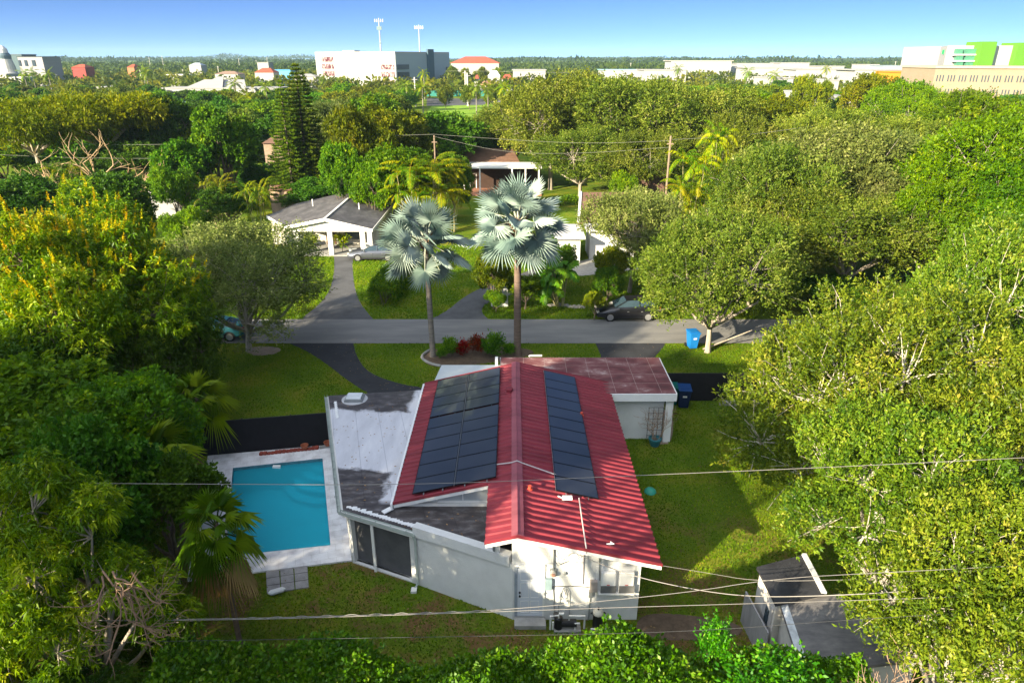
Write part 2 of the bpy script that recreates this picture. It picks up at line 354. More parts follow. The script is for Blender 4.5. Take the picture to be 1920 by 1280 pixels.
# ------------------------------------------------------------------ main house
RX, RZ, EX, EZ = .18, 3.87, 4.78, 2.76         # ridge x/z, right eave x/z
SLR = (RZ-EZ)/(EX-RX)
LX = -4.3; LZ = RZ-(RX-LX)*.24; SLL = .24
Y0, YM, Y1 = 17.4, 20.6, 30.5
def zr(x): return RZ-(x-RX)*SLR if x > RX else RZ-(RX-x)*SLL
house = thing('main_house', 'white house with the red ribbed metal roof, solar panels and a flat roofed wing', 'house', (0,24,0))
def metal_mat(name, col, var=.12):
    return MAT(name, col, .45, .35, .9, spec=.45, stretch=(.45,2.2,1), bump=.03, detail=9)
red_metal = metal_mat('red_roof_metal', (.24,.032,.045))
def slope(x0, x1, ya, yb, mat, nm, label=None):
    z0, z1 = zr(x0), zr(x1); m = MB()
    m.slab([(x0,ya,z0),(x1,ya,z1),(x1,yb,z1),(x0,yb,z0)], (0,0,-.05))
    n = int((yb-ya)/.31); nrm = Vector((z0-z1,0,x1-x0)) if x1 > x0 else Vector((z1-z0,0,x0-x1))
    nrm.normalize()
    for i in range(n+1):
        y = ya+.04+i*(yb-ya-.08)/n
        a = Vector((x0,y,z0)); b = Vector((x1,y,z1)); w0, w1, h = .055, .028, .055
        vs = []
        for p in (a,b):
            for dy,dh in ((-w0,-.01),(-w1,h),(w1,h),(w0,-.01)): vs.append(p+Vector((0,dy,0))+nrm*dh)
        m.add(vs, [(0,1,5,4),(1,2,6,5),(2,3,7,6),(0,4,7,3),(0,3,2,1),(4,5,6,7)])
    return part(nm, m, mat, house, label=label)
slope(RX, EX, Y0, Y1, red_metal, 'roof_slope')
slope(RX, LX, YM, Y1-.15, red_metal, 'roof_slope')
slope(RX, -.85, Y0, YM-.003, red_metal, 'roof_slope')
m = MB()
for sx, s in ((1,SLR),(-1,SLL)):
    a = [(RX,Y0-.03,RZ+.10),(RX+sx*.20,Y0-.03,RZ+.085-.2*s),(RX+sx*.20,Y1+.02,RZ+.085-.2*s),(RX,Y1+.02,RZ+.10)]
    m.slab(a, (0,0,-.03))
m.box(RX-.012,RX+.012,Y0-.03,Y1+.02,RZ+.08,RZ+.112)
part('ridge_cap', m, metal_mat('ridge_metal',(.29,.08,.10)), house)
# red gable trims, white fascia boards
m = MB(); tr = MB()
def edge(x0,x1,y,mb,dz0,dz1,th=.04):
    z0,z1 = zr(x0),zr(x1); mb.slab([(x0,y,z0+dz0),(x1,y,z1+dz0),(x1,y,z1+dz1),(x0,y,z0+dz1)], (0,th,0))
for args in ((RX,EX+.02,Y0-.05),(-.87,RX,Y0-.05),(LX-.02,-.853,YM-.05),(RX,EX+.02,Y1+.01),(LX-.02,RX,Y1-.13)):
    tr = MB(); edge(*args,tr,-.04,.075); part('gable_trim', tr, red_metal, house)
edge(RX,EX,Y0-.02,m,-.20,-.053,.05); edge(-.85,RX,Y0-.02,m,-.20,-.053,.05); edge(LX,-.85,YM-.02,m,-.20,-.053,.05); edge(RX,EX,Y1-.04,m,-.2,-.053,.05)
m.box(EX-.05,EX,Y0+.04,Y1-.05,EZ-.2,EZ-.053)
part('fascia', m, white, house)
m = MB(); m.box(LX-.10,LX-.02,YM-.1,Y1-.15,LZ-.16,LZ+.03); m.beam((LX-.06,YM+.0,LZ-.2),(LX-.35,YM-.25,LZ-.22),.2,.04)
part('white_flashing', m, MAT('sealant_white',(.8,.8,.8),.5,.05,5), house)
# walls
m = MB(); XW = 4.25; YW = 17.88
m.slab([(0.0,YW,0),(XW,YW,0),(XW,YW,zr(XW)-.07),(RX,YW,RZ-.07),(0.0,YW,zr(0)-.07)], (0,.2,0))
m.box(XW-.2,XW,YW+.2,Y1-.6,0,zr(XW)-.07)
m.slab([(0,Y1-.8,0),(0,Y1-.8,zr(0)-.07),(XW-.2,Y1-.8,zr(XW-.2)-.07),(XW-.2,Y1-.8,0)],(0,.2,0))
m.slab([(-4.15,YM+.35,2.3),(-.72,YM+.35,2.3),(-.72,YM+.35,zr(-.72)-.07),(-4.15,YM+.35,zr(-4.15)-.07)], (0,.18,0))
m.box(-.55,-.4,YW+.2,YM+.35,2.3,zr(-.55)-.1)
m.box(-4.15,-4.0,YM+.53,Y1-.5,2.3,zr(-4.15)-.06)
part('wall', m, white_stucco, house)
# clerestory strip in the step of the gable
m = MB(); m.slab([(-2.75,YM+.32,2.66),(-.8,YM+.32,2.66),(-.8,YM+.32,3.25),(-2.75,YM+.32,2.98)], (0,.06,0)); 
wn = part('window', m, MAT('clerestory',(.42,.45,.47),.35,.12,2), house)
m = MB(); m.beam((-2.75,YM+.30,2.66),(-.8,YM+.30,2.66),.05,.06); m.beam((-2.75,YM+.30,2.98),(-.8,YM+.30,3.25),.05,.05); m.beam((-2.75,YM+.30,2.66),(-2.75,YM+.30,2.98),.05,.05); m.beam((-1.8,YM+.30,2.66),(-1.8,YM+.30,3.12),.03,.03)
part('frame', m, white, wn)
# rough plastered base under it
m = MB(); m.box(-4.1,-.75,YM+.22,YM+.33,2.5,2.62); part('plaster_kerb', m, white_stucco, house)
m = MB(); m.box(-.62,-.56,YW+.25,YM+.2,2.62,zr(-.6)-.12)
for i in range(12): m.box(-.64,-.62,YW+.3+i*.2,YW+.34+i*.2,2.65,zr(-.6)-.15)
part('louvre_panel', m, grey_metal, house)
# flat roof wing
FR = [(-8.95,29.7),(-6.15,20.6),(-3.5,19.5),(-.12,18.02),(-.02,18.1),(-.02,29.9),(-4.2,30.35)]
def flatroof_mat():
    m, n, l, b = newmat('flat_roof_membrane')
    g = n.new('ShaderNodeNewGeometry'); sp = n.new('ShaderNodeSeparateXYZ'); l.new(g.outputs['Position'], sp.inputs[0])
    def noise(sc, st=None, det=6):
        t = n.new('ShaderNodeTexNoise'); t.inputs['Scale'].default_value = sc; t.inputs['Detail'].default_value = det; t.inputs['Roughness'].default_value=.65
        mp = n.new('ShaderNodeMapping'); l.new(g.outputs['Position'], mp.inputs[0]); 
        if st: mp.inputs['Scale'].default_value = st
        l.new(mp.outputs[0], t.inputs['Vector']); return t
    def mth(op,a,b_=None,clamp=False):
        x = n.new('ShaderNodeMath'); x.operation = op; x.use_clamp = clamp
        for i,v in enumerate((a,b_)):
            if v is None: continue
            if isinstance(v,(int,float)): x.inputs[i].default_value = v
            else: l.new(v, x.inputs[i])
        return x.outputs[0]
    t = noise(1.3); tn = mth('MULTIPLY', mth('SUBTRACT', t.outputs[0], .5), 2.2)
    yy = mth('ADD', mth('ADD', sp.outputs['Y'], mth('MULTIPLY', sp.outputs['X'], .12)), 0.72)
    d = mth('ABSOLUTE', mth('SUBTRACT', yy, 25.65))
    dm = mth('SUBTRACT', 2.5, mth('ADD', d, mth('MULTIPLY', tn, .45)))
    mid = mth('MULTIPLY', dm, 5, True)
    # pale splash strip along the foot of the red roof
    st = mth('MULTIPLY', mth('SUBTRACT', mth('ADD', sp.outputs['X'], mth('MULTIPLY', tn, .5)), -4.95), 4, True)
    st = mth('MULTIPLY', st, mth('MULTIPLY', mth('SUBTRACT', sp.outputs['Y'], 20.9), 3, True))
    white_ = mth('MAXIMUM', mid, st)
    dk = ramp(n, [(.3,(.03,.027,.03)),(.5,(.07,.06,.06)),(.64,(.14,.13,.135)),(.78,(.34,.34,.36))]); t2 = noise(1.6, (1,2.2,1), 8); l.new(t2.outputs[0], dk.inputs[0])
    lt = ramp(n, [(.3,(.50,.50,.54)),(.55,(.60,.60,.65)),(.75,(.68,.68,.72))]); t3 = noise(.9, (2.2,.6,1)); l.new(t3.outputs[0], lt.inputs[0])
    # seams
    sm = mth('FRACT', mth('MULTIPLY', mth('ADD', sp.outputs['X'], mth('MULTIPLY', sp.outputs['Y'], .26)), .95))
    seam = mth('LESS_THAN', sm, .022)
    x = n.new('ShaderNodeMix'); x.data_type='RGBA'; l.new(white_, x.inputs[0]); l.new(dk.outputs[0], x.inputs[6]); l.new(lt.outputs[0], x.inputs[7])
    y = n.new('ShaderNodeMix'); y.data_type='RGBA'; y.blend_type='MULTIPLY'; l.new(mth('MULTIPLY', seam, .5), y.inputs[0]); l.new(x.outputs[2], y.inputs[6]); y.inputs[7].default_value=(.35,.35,.4,1)
    l.new(y.outputs[2], b.inputs['Base Color']); b.inputs['Roughness'].default_value=.45
    bp = n.new('ShaderNodeBump'); bp.inputs['Strength'].default_value=.3; bp.inputs['Distance'].default_value=.03; l.new(t2.outputs[0], bp.inputs['Height']); l.new(bp.outputs[0], b.inputs['Normal'])
    return m
m = MB(); m.prism(FR[::-1] if False else FR, 2.32, 2.5); part('flat_roof', m, flatroof_mat(), house)
m = MB()
def vwall(mb, a, b, z0, z1, th=.18, side=1):
    a = Vector(a); b = Vector(b); d = (b-a).normalized(); nn = Vector((-d.y,d.x))*th*side
    mb.prism([tuple(a),tuple(b),tuple(b+nn),tuple(a+nn)], z0, z1)
P1, P2, P3 = (-6.05,20.72), (-3.42,19.55), (0.0,17.90)
vwall(m, P2, P3, 0, 2.31, .2); vwall(m, P1, (-3.42-.0,19.55), 0, .05, .2)
vwall(m, (-3.64,19.65), (-3.43,19.554), .05, 2.31, .2)
vwall(m, (-6.05,20.72), (-5.95,20.675), .05, 2.31, .3)
vwall(m, (-8.75,29.5), (-6.2,21.1), 0, 2.31, .18)
part('wall', m, white_stucco, house, label='long plain side wall of the flat roofed wing')
m = MB(); vwall(m, (-3.47,19.43), (-.10,17.88), 2.25, 2.66, .30)
part('parapet', m, white_stucco, house)
# porch opening: dark screens, post, gutter, downpipe
m = MB(); vwall(m, (-5.93,20.90), (-3.62,19.88), .0, 2.3, .03); part('porch_screen', m, MAT('screen_mesh',(.10,.10,.105),.7,.3,1.2), house)
m = MB(); m.prism([(-5.93,20.80),(-3.8,19.85),(-3.75,19.9),(-5.85,20.86)], .0, .05); part('porch_sill', m, white_stucco, house)
p = G(705,1070); m = MB(); m.box(p[0]-.05,p[0]+.05,p[1]-.05,p[1]+.05,0,2.31); part('porch_post', m, white, house)
m = MB(); m.beam((-6.18,20.66,2.30),(-3.45,19.47,2.30),.09,.24); m.beam((-8.98,29.7,2.33),(-6.2,20.62,2.33),.07,.24); part('fascia', m, white, house)
gm = MAT('pale_gutter', (.42,.47,.44), .5, .2, 4)
m = MB()
for a,b in (((-6.30,20.60,2.42),(-3.40,19.36,2.40)),((-9.09,29.75,2.45),(-6.31,20.60,2.45))):
    a=Vector(a);b=Vector(b);d=(b-a).normalized();s=Vector((-d.y,d.x,0))*.065
    m.beam(a-s,b-s,.012,.13); m.beam(a+s,b+s,.012,.13); m.beam(a-Vector((0,0,.06)),b-Vector((0,0,.06)),.13,.012)
    n_ = int((b-a).length/.6)
    for i in range(n_): q=a+(b-a)*((i+.5)/n_)+Vector((0,0,.06)); m.beam(q-s,q+s,.03,.01)
part('gutter', m, gm, house)
m = MB(); m.tube([(-3.46,19.40,2.36),(-3.44,19.42,2.2),(-3.40,19.44,2.05),(-3.40,19.44,.15),(-3.50,19.30,.06)], .05, 8); part('downpipe', m, gm, house)
m = MB(); m.box(-3.62,-3.42,19.10,19.32,.003,.10); part('splash_block', m, pvc, house)
m = MB(); rr = random.Random(4)
for i in range(22):
    t = i/21; x = -6.0+(2.5)*t; y = 20.75-(1.1)*t; m.box(x-.06,x+.10,y-.03-rr.random()*.03,y+.05+rr.random()*.1,2.502,2.515+rr.random()*.02)
part('roof_sealant', m, MAT('sealant_white3',(.8,.8,.8),.5,.05,5), house); m = MB()
for i in range(9): 
    y = 28.9-i*.18; x = -8.72+.307*(29.7-y)-0.0; m.box(x-.02,x+.10,y,y+.17,2.502,2.52)
part('roof_sealant', m, MAT('sealant_white2',(.8,.8,.8),.5,.05,5), house)
p = G(665,748,2.5); m = MB(); m.box(p[0]-.42,p[0]+.42,p[1]-.38,p[1]+.38,2.501,2.62)
sk = part('skylight', m, grey_metal, house)
m = MB(); m.box(p[0]-.36,p[0]+.36,p[1]-.32,p[1]+.32,2.621,2.70); part('skylight_dome', m, MAT('dome',(.65,.68,.7),.2,.1,3), sk, bevel=.03)
m = MB(); m.lathe((p[0],p[1],2.5), [(.62,.002),(.62,.006),(0,.006)], 28); part('skylight_patch', m, MAT('pale_coating',(.5,.5,.52),.5,.15,3), sk)
# garage block
garage_roof = MAT('old_red_roof', (.16,.075,.07), .7, .3, .8, stops=[(.34,(.09,.034,.038)),(.48,(.155,.052,.055)),(.58,(.21,.095,.095)),(.68,(.44,.33,.31)),(.80,(.66,.56,.53))], bump=.1, stretch=(1,1.6,1), detail=9)
gz = 2.82
m = MB(); m.box(-.6,7.88,29.35,33.55,gz-.14,gz); part('garage_roof', m, garage_roof, house)
m = MB()
for i in range(1,4): m.box(-.6,7.88,29.35+i*1.05,29.37+i*1.05,gz+.002,gz+.006)
for i in range(7): m.box(.6+i*1.1,.62+i*1.1,29.35,33.55,gz+.002,gz+.007)
part('roof_seam', m, MAT('seam',(.34,.24,.22),.7,.3,3), house)
m = MB(); m.box(-.65,7.93,29.28,29.345,gz-.42,gz-.03); m.box(7.885,7.95,29.35,33.6,gz-.42,gz-.03); m.box(-.65,7.95,33.555,33.62,gz-.42,gz-.03); part('fascia', m, white, house)
m = MB(); m.box(7.30,7.50,29.85,33.2,0,gz-.15); m.box(4.9,7.30,29.85,30.05,0,gz-.15); m.box(-.4,7.3,33.0,33.2,0,gz-.15); part('garage_wall', m, white_stucco, house)
m = MB(); m.box(7.50,7.86,29.5,29.6,0,gz-.43); part('corner_pier', m, white, house)
# pale entry roof left of the ridge
e0 = G(828,684,2.6); m = MB(); m.prism([(e0[0],e0[1]),(-.62,e0[1]),(-.62,30.3),(-4.0,30.45)][::-1], 2.45, 2.6); part('entry_roof', m, MAT('pale_roof',(.50,.54,.56),.55,.08,1.5), house)
m = MB(); m.box(-3.6,-.7,e0[1]-.4,e0[1]-.25,0,2.44); m.box(-3.75,-3.6,30.5,e0[1]-.25,0,2.44); part('wall', m, white_stucco, house)
m = MB(); m.box(-.9,-.75,e0[1]-.1,e0[1]+.3,2.4,2.95); part('entry_post', m, white, house)
p = G(1012,664,gz); m = MB(); m.tube([(p[0]-.6,33.58,gz+.06),(p[0]-.5,33.58,gz+.1),(p[0]+.1,33.58,gz+.1)],.05,8); part('roof_vent', m, white, house)
# vents and pipes on the red roof
for px,py,r,h,mt in ((963,748,.14,.22,'red'),(1296,543,0,0,''),):
    if r:
        x = -.12; y = 27.4; m = MB(); m.lathe((x,y,zr(x)-.02), [(r*1.5,0),(r*1.5,.08),(r,.1),(r,h),(r*1.2,h),(r*1.2,h+.04),(0,h+.06)], 14); part('roof_vent', m, red_metal, house)
orange = MAT('orange_sealant', (.65,.09,.05), .5)
for x,y in ((3.05,26.4),(.62,20.0)):
    m = MB(); m.lathe((x,y,zr(x)-.02), [(.10,0),(.10,.08),(.06,.09),(.06,.22),(.0,.22)], 12); part('roof_vent', m, orange, house)
m = MB(); x=3.2; y=17.85; z=zr(x)+.06
m.beam((x-.15,y,z),(x+.1,y,z+.02),.03,.03); m.beam((x,y+.12,z),(x+.05,y-.08,z+.08),.03,.03); part('roof_bracket', m, white, house)
# conduit
m = MB(); yv = 21.5
m.tube([(-.75,yv+.15,zr(-.75)+.09),(RX-.2,yv,zr(RX-.2)+.12),(RX,yv,RZ+.15),(RX+.25,yv-.05,zr(.4)+.12),(1.6,yv-.35,zr(1.6)+.12)], .022, 6)
part('conduit', m, MAT('conduit',(.55,.5,.48),.4,.1,4), house); m = MB()
m.tube([(2.35,20.0,zr(2.35)+.1),(2.34,18.6,zr(2.34)+.1),(2.34,Y0-.03,zr(2.34)+.1),(2.34,Y0-.04,zr(2.34)-.1),(2.34,YW-.03,zr(2.34)-.35),(2.34,YW-.03,1.55)], .022, 6)
part('conduit', m, MAT('conduit',(.55,.5,.48),.4,.1,4), house)
m = MB(); m.box(1.75,2.1,19.82,19.98,zr(2)+.06,zr(2)+.14); m.beam((1.6,19.9,zr(1.7)+.1),(1.85,19.75,zr(1.8)+.1),.03,.03); part('junction_box', m, white, house)
# front door and fittings on the gable wall
x0, x1 = .18, 1.02
m = MB(); m.box(x0,x1,YW-.035,YW-.003,.2,2.2)
door = part('door', m, MAT('door_paint',(.60,.63,.70),.45,.05,2), house)
m = MB()
for a,b in ((.12,.42),(.52,.82)):
    for c0,c1 in ((.35,.85),(1.0,1.62),(1.72,2.08)):
        for q in ((x0+a*.84+.0,x0+a*.84+.015,c0,c1),(x0+b*.84+.02,x0+b*.84+.035,c0,c1)): m.box(q[0],q[1],YW-.043,YW-.036,q[2],q[3])
        for zz in (c0,c1): m.box(x0+a*.84,x0+b*.84+.035,YW-.043,YW-.036,zz-.008,zz+.008)
part('door_moulding', m, white, door)
m = MB()
for zz in (1.08,1.24): m.lathe((x0+.08,YW-.07,zz-.025), [(.03,0),(.035,.025),(.03,.05)], 10)
part('handle', m, black_plastic, door)
m = MB(); m.box(x0-.10,x0-.003,YW-.06,YW-.003,.2,2.3); part('door_jamb', m, MAT('jamb_grey',(.30,.34,.40),.5), house)
m = MB(); m.box(x1+.003,x1+.07,YW-.05,YW-.003,.2,2.3); m.box(x0-.1,x1+.07,YW-.055,YW-.003,2.302,2.37); part('door_frame', m, white, house)
m = MB(); m.box(x0-.1,x1+.12,YW-.45,YW-.06,0.002,.17); part('door_step', m, concrete, house, bevel=.01)
def px2wall(px, py): return P(px, py, YW)
def wbox(name, px0, py0, px1, py1, d, mat, par=house, bevel=.01, off=0):
    a = px2wall(px0,py1); b = px2wall(px1,py0); m = MB(); m.box(a[0],b[0],YW-.004-off-d,YW-.004-off,a[2],b[2]); return part(name, m, mat, par, bevel=bevel)
mt = wbox('meter_box', 1022, 1082, 1035, 1102, .12, MAT('meter_grey',(.22,.30,.33),.5))
p = px2wall(1037,1071); m = MB(); m.tube([(p[0],YW-.004,p[2]),(p[0],YW-.16,p[2])],.10,16); me_ = part('electric_meter', m, MAT('meter_glass',(.50,.48,.42),.3,.2,9), house)
m = MB(); m.tube([(p[0],YW-.165,p[2]),(p[0],YW-.19,p[2])],.07,16); part('dial', m, MAT('dial_face',(.55,.30,.22),.3,.3,12), me_)
wbox('meter_socket', 1030, 1064, 1044, 1078, .05, grey_metal)
sw = wbox('breaker_box', 1105, 1085, 1120, 1104, .15, MAT('box_beige',(.42,.36,.32),.5))
wbox('breaker_box', 1103, 1104, 1112, 1117, .08, grey_metal)
cd = MAT('cable_dark', (.06,.06,.06), .6)
def wallline(name, pts, r, mat, off=.03, n=6):
    m = MB(); m.tube([(px2wall(*q)[0],YW-off,px2wall(*q)[2]) for q in pts], r, n); return part(name, m, mat, house)
wallline('mast_pipe', [(1038,1025),(1038,1068)], .025, grey_metal, .05)
wallline('mast_pipe', [(1124,1040),(1124,1085)], .025, grey_metal, .05)
wallline('conduit', [(1036,1098),(1070,1097),(1104,1099)], .012, cd)
wallline('conduit', [(1107,1117),(1104,1150),(1102,1162)], .018, grey_metal)
wallline('conduit', [(1037,1100),(1039,1135),(1040,1165)], .018, grey_metal)
wallline('hose', [(1047,1150),(1048,1120),(1050,1110),(1056,1099),(1062,1099),(1067,1108),(1066,1125),(1068,1150)], .015, grey_metal, .06)
wallline('hose', [(1050,1115),(1052,1105),(1058,1103),(1061,1112),(1060,1120),(1054,1122),(1050,1115)], .02, grey_metal, .06)
wallline('cable', [(1038,1027),(1042,1036),(1048,1045),(1056,1046),(1062,1038),(1070,1033),(1080,1033),(1086,1040),(1080,1047),(1076,1040)], .009, cd, .10)
wallline('cable', [(1040,1048),(1046,1056),(1052,1053),(1058,1050),(1066,1047)], .009, cd, .10)
wbox('wall_lamp', 1057, 1070, 1061, 1075, .08, grey_metal)
# two wall batteries
bat_w = MAT('battery_white', (.78,.78,.77), .3, .04, 3); bat_g = MAT('battery_grey', (.16,.16,.16), .5)
for px0,px1 in ((1124,1155),(1158,1189)):
    bt = wbox('inverter', px0, 1067, px1, 1104, .16, bat_w, bevel=.03)
    a = px2wall(px0,1104); b = px2wall(px1,1091); m = MB(); m.box(a[0]+.01,b[0]-.01,YW-.19,YW-.166,a[2]+.01,b[2]); part('cover', m, bat_g, bt)
    q = px2wall((px0+px1)/2,1089.5); m = MB(); m.box(q[0]-.05,q[0]+.05,YW-.175,YW-.1655,q[2]-.012,q[2]+.012); part('badge', m, MAT('badge_red',(.6,.03,.03),.4), bt)
m = MB(); a = px2wall(1121,1104); b = px2wall(1190,1104); m.box(a[0],b[0],YW-.20,YW-.004,a[2]-.07,a[2]-.02); part('shelf', m, white, house)
wbox('mounting_board', 1116, 1060, 1192, 1108, .02, white, bevel=0)
# ------------------------------------------------------------------ solar arrays
def cell_mat():
    m, n, l, b = newmat('solar_cells')
    b.inputs['Base Color'].default_value = (.012,.02,.04,1); b.inputs['Roughness'].default_value = .28; b.inputs['Specular IOR Level'].default_value = .6
    b.inputs['Coat Weight'].default_value = .6; b.inputs['Coat Roughness'].default_value = .03
    g = n.new('ShaderNodeNewGeometry'); t = n.new('ShaderNodeTexNoise'); t.inputs['Scale'].default_value = .8; l.new(g.outputs['Position'], t.inputs['Vector'])
    r = ramp(n, [(.3,(.028,.034,.048)),(.7,(.042,.048,.064))]); l.new(t.outputs[0], r.inputs[0]); l.new(r.outputs[0], b.inputs['Base Color'])
    return m
cells = cell_mat(); frame_b = MAT('panel_frame', (.02,.02,.022), .35, .1, 3, metal=.6); frame_s = MAT('silver_rail', (.45,.45,.45), .35, .1, 3, metal=.8)
proto_panel = {}
def panel(x0, x1, y0, y1, lab, grp):
    s = -1 if x0 < RX else 1
    def zz(x): return zr(x)+.14
    o = thing('solar_panel', lab, 'solar panel', ((x0+x1)/2,(y0+y1)/2,zz((x0+x1)/2)), 0, grp)
    key = (round(x0,3))
    if key not in proto_panel:
        fm = MB(); cm = MB(); w = .022
        for a,b,c,d in ((x0,x1,y0,y0+w),(x0,x1,y1-w,y1),(x0,x0+w,y0+w,y1-w),(x1-w,x1,y0+w,y1-w)):
            fm.slab([(a,c,zz(a)),(b,c,zz(b)),(b,d,zz(b)),(a,d,zz(a))],(0,0,-.04))
        a,b,c,d = x0+w,x1-w,y0+w,y1-w
        cm.slab([(a,c,zz(a)-.004),(b,c,zz(b)-.004),(b,d,zz(b)-.004),(a,d,zz(a)-.004)],(0,0,-.02))
        f = part('frame', fm, frame_b, o); c_ = part('cells', cm, cells, o)
        proto_panel[key] = (f.data, c_.data)
    else:
        for nm, d in zip(('frame','cells'), proto_panel[key]):
            q = bpy.data.objects.new(nm, d); COL.objects.link(q); q.parent = o
    return o
rows = 10; ph = .93
ordn = ['first','second','third','fourth','fifth','sixth','seventh','eighth','ninth','tenth','eleventh']
for c0,(xa,xb) in enumerate(((-3.62,-2.11),(-2.08,-.57))):
    for r in range(rows):
        yb = 30.15 - r*ph - (.10 if r >= 4 else 0)
        grp = 'solar panels of the wide array on the left roof slope'
        blk = 'upper' if r < 4 else 'lower'; k = r if r < 4 else r-4
        panel(xa, xb, yb-ph+.012, yb, f"{'eave side' if c0==0 else 'ridge side'} panel in the {ordn[k]} row of the {blk} block on the left slope", grp)
for r in range(11):
    yb = 30.1 - r*.905
    panel(1.55, 3.07, yb-.893, yb, f"{ordn[r]} panel down from the street end of the single strip on the right slope", 'solar panels of the single strip on the right roof slope')
m = MB()
for x in (-3.2,-2.5,-1.7,-.9):
    m.beam((x,20.62,zr(x)+.08),(x,30.1,zr(x)+.08),.03,.03); m.beam((x,20.70,zr(x)+.03),(x,20.70,zr(x)+.11),.04,.05)
for x in (1.9,2.7): m.beam((x,20.05,zr(x)+.08),(x,30.1,zr(x)+.08),.03,.03)
part('mounting_rail', m, frame_s, house)
m = MB(); m.box(1.535,1.548,20.15,30.1,zr(1.54)+.09,zr(1.54)+.145); part('edge_trim', m, frame_s, house)
m = MB(); m.box(-2.105,-2.085,20.75,30.1,zr(-2.095)+.10,zr(-2.095)+.146); part('edge_trim', m, frame_s, house)
# service drop wiring on the roof edge, small AC unit by the east wall
m = MB(); p = G(1216,955,.5); m.box(4.4,4.75,20.6,21.3,.05,.75)
ac = single('air_conditioner', m, white, 'small pale condenser unit half hidden under the right eave of the red roof', 'air conditioner', bevel=.03)
# ------------------------------------------------------------------ pool pump and filter
pm = thing('pool_pump', 'black pool pump with white pipes by the white gable wall', 'pump', (1.9,17.3,0))
def g2(px,py,z): return G(px,py,z)
yb_ = 17.45
m = MB(); m.tube([(1.62,yb_,.28),(2.15,yb_,.28)], .13, 14); m.lathe((1.55,yb_,.10), [(.14,0),(.14,.42),(.1,.46),(0,.46)], 14); part('motor', m, black_plastic, pm, smooth=False)
m = MB(); m.box(1.4,2.3,yb_-.18,yb_+.18,.003,.08); part('base', m, concrete, pm)
m = MB(); m.tube([(1.28,yb_-.05,.05),(1.28,yb_-.05,.62),(1.55,yb_-.05,.66),(1.55,yb_-.05,.5)], .035, 8); m.tube([(1.55,yb_-.05,.72),(1.72,yb_-.05,.72)],.045,8)
m.tube([(1.9,yb_,.38),(1.9,yb_,.58),(2.42,yb_,.58),(2.42,yb_,.05)], .035, 8); m.tube([(2.1,yb_-.1,.1),(2.1,yb_-.1,.36),(2.25,yb_-.1,.36)],.03,8); m.tube([(1.36,yb_-.1,.1),(1.36,yb_-.1,.42)],.03,8); part('pipe', m, pvc, pm)
fl = thing('pool_filter', 'tall black pool filter canister with a cream domed lid', 'filter', (2.86,17.45,0))
m = MB(); m.lathe((2.86,17.45,.003), [(.15,0),(.17,.05),(.17,.62),(.19,.64),(.19,.70)], 18); part('tank', m, black_plastic, fl)
m = MB(); m.lathe((2.86,17.45,.705), [(.18,0),(.17,.06),(.12,.12),(.05,.15),(0,.15)], 18); part('lid', m, MAT('cream',(.62,.58,.48),.4), fl)
m = MB(); m.tube([(2.86,17.45,.85),(2.86,17.45,.95)],.03,8); m.tube([(2.62,17.45,.68),(2.67,17.45,.74)],.03,6); m.tube([(3.1,17.45,.68),(3.05,17.45,.74)],.03,6); part('valve', m, cd, fl)
m = MB(); m.tube([(2.62,17.3,.05),(2.62,17.3,.16),(3.15,17.3,.16),(3.2,17.3,.05)],.035,8); m.tube([(3.18,17.3,.1),(3.12,17.3,.38)],.035,8); part('pipe', m, pvc, fl)
m = MB(); p = P(1042,1151,17.6); m.lathe((p[0],p[1],p[2]-.1), [(.08,0),(.1,.05),(.09,.13),(0,.13)], 12); m.tube([(p[0],p[1],0.003),(p[0],p[1],p[2])],.03,8)
single('timer_post', m, cd, 'short dark post with a cap standing left of the pool pump', 'post')
# ------------------------------------------------------------------ vegetation builders (numpy)
def unit(a): return a/np.maximum(np.linalg.norm(a, axis=-1, keepdims=True), 1e-9)
def quads_mesh(name, V, v, mat, k=4):
    """V (N,k,3) polygons, v (N,) face value"""
    N = len(V); me = bpy.data.meshes.new(name)
    me.vertices.add(N*k); me.vertices.foreach_set('co', V.reshape(-1).astype(np.float32))
    me.loops.add(N*k); me.loops.foreach_set('vertex_index', np.arange(N*k, dtype=np.int32))
    me.polygons.add(N); me.polygons.foreach_set('loop_start', np.arange(0, N*k, k, dtype=np.int32))
    me.polygons.foreach_set('loop_total', np.full(N, k, dtype=np.int32))
    me.update(calc_edges=True)
    a = me.attributes.new('v', 'FLOAT', 'FACE'); a.data.foreach_set('value', v.astype(np.float32))
    me.materials.append(mat); return me
def leaves(P0, D, L, Wd, rng, droop=0.0, up=None):
    N = len(P0); r = rng.normal(size=(N,3))
    if up is not None: r = r*(1-up) + np.array([0,0,1.0])*up     # leaf faces turned towards the sky
    sd = unit(np.cross(D, r)); L = np.broadcast_to(L, (N,))[:,None]; Wd = np.broadcast_to(Wd, (N,))[:,None]
    tip = P0 + D*L; tip[:,2] -= droop*L[:,0]
    mid = P0 + D*L*.45; mid[:,2] -= droop*L[:,0]*.15
    return np.stack([P0, mid+sd*Wd*.5, tip, mid-sd*Wd*.5], 1)
def tubes_mesh(name, paths, mat, n=5):
    m = MB()
    for p, r in paths: m.tube(p, r, n, cap=False)
    me = bpy.data.meshes.new(name); me.from_pydata(m.v, [], m.f); me.update()
    for p in me.polygons: p.use_smooth = True
    me.materials.append(mat); return me
def bend(a, b, rng, w=.15, k=4, sag=0):
    a = np.array(a, float); b = np.array(b, float); L = np.linalg.norm(b-a); pts = []
    o = rng.normal(size=(3,))*w*L
    for i in range(k+1):
        t = i/k; q = a*(1-t)+b*t + o*math.sin(math.pi*t)*.6 + (rng.normal(size=3)*w*L*.12 if 0<i<k else 0)
        q[2] += sag*math.sin(math.pi*t)*L; pts.append(q)
    return pts
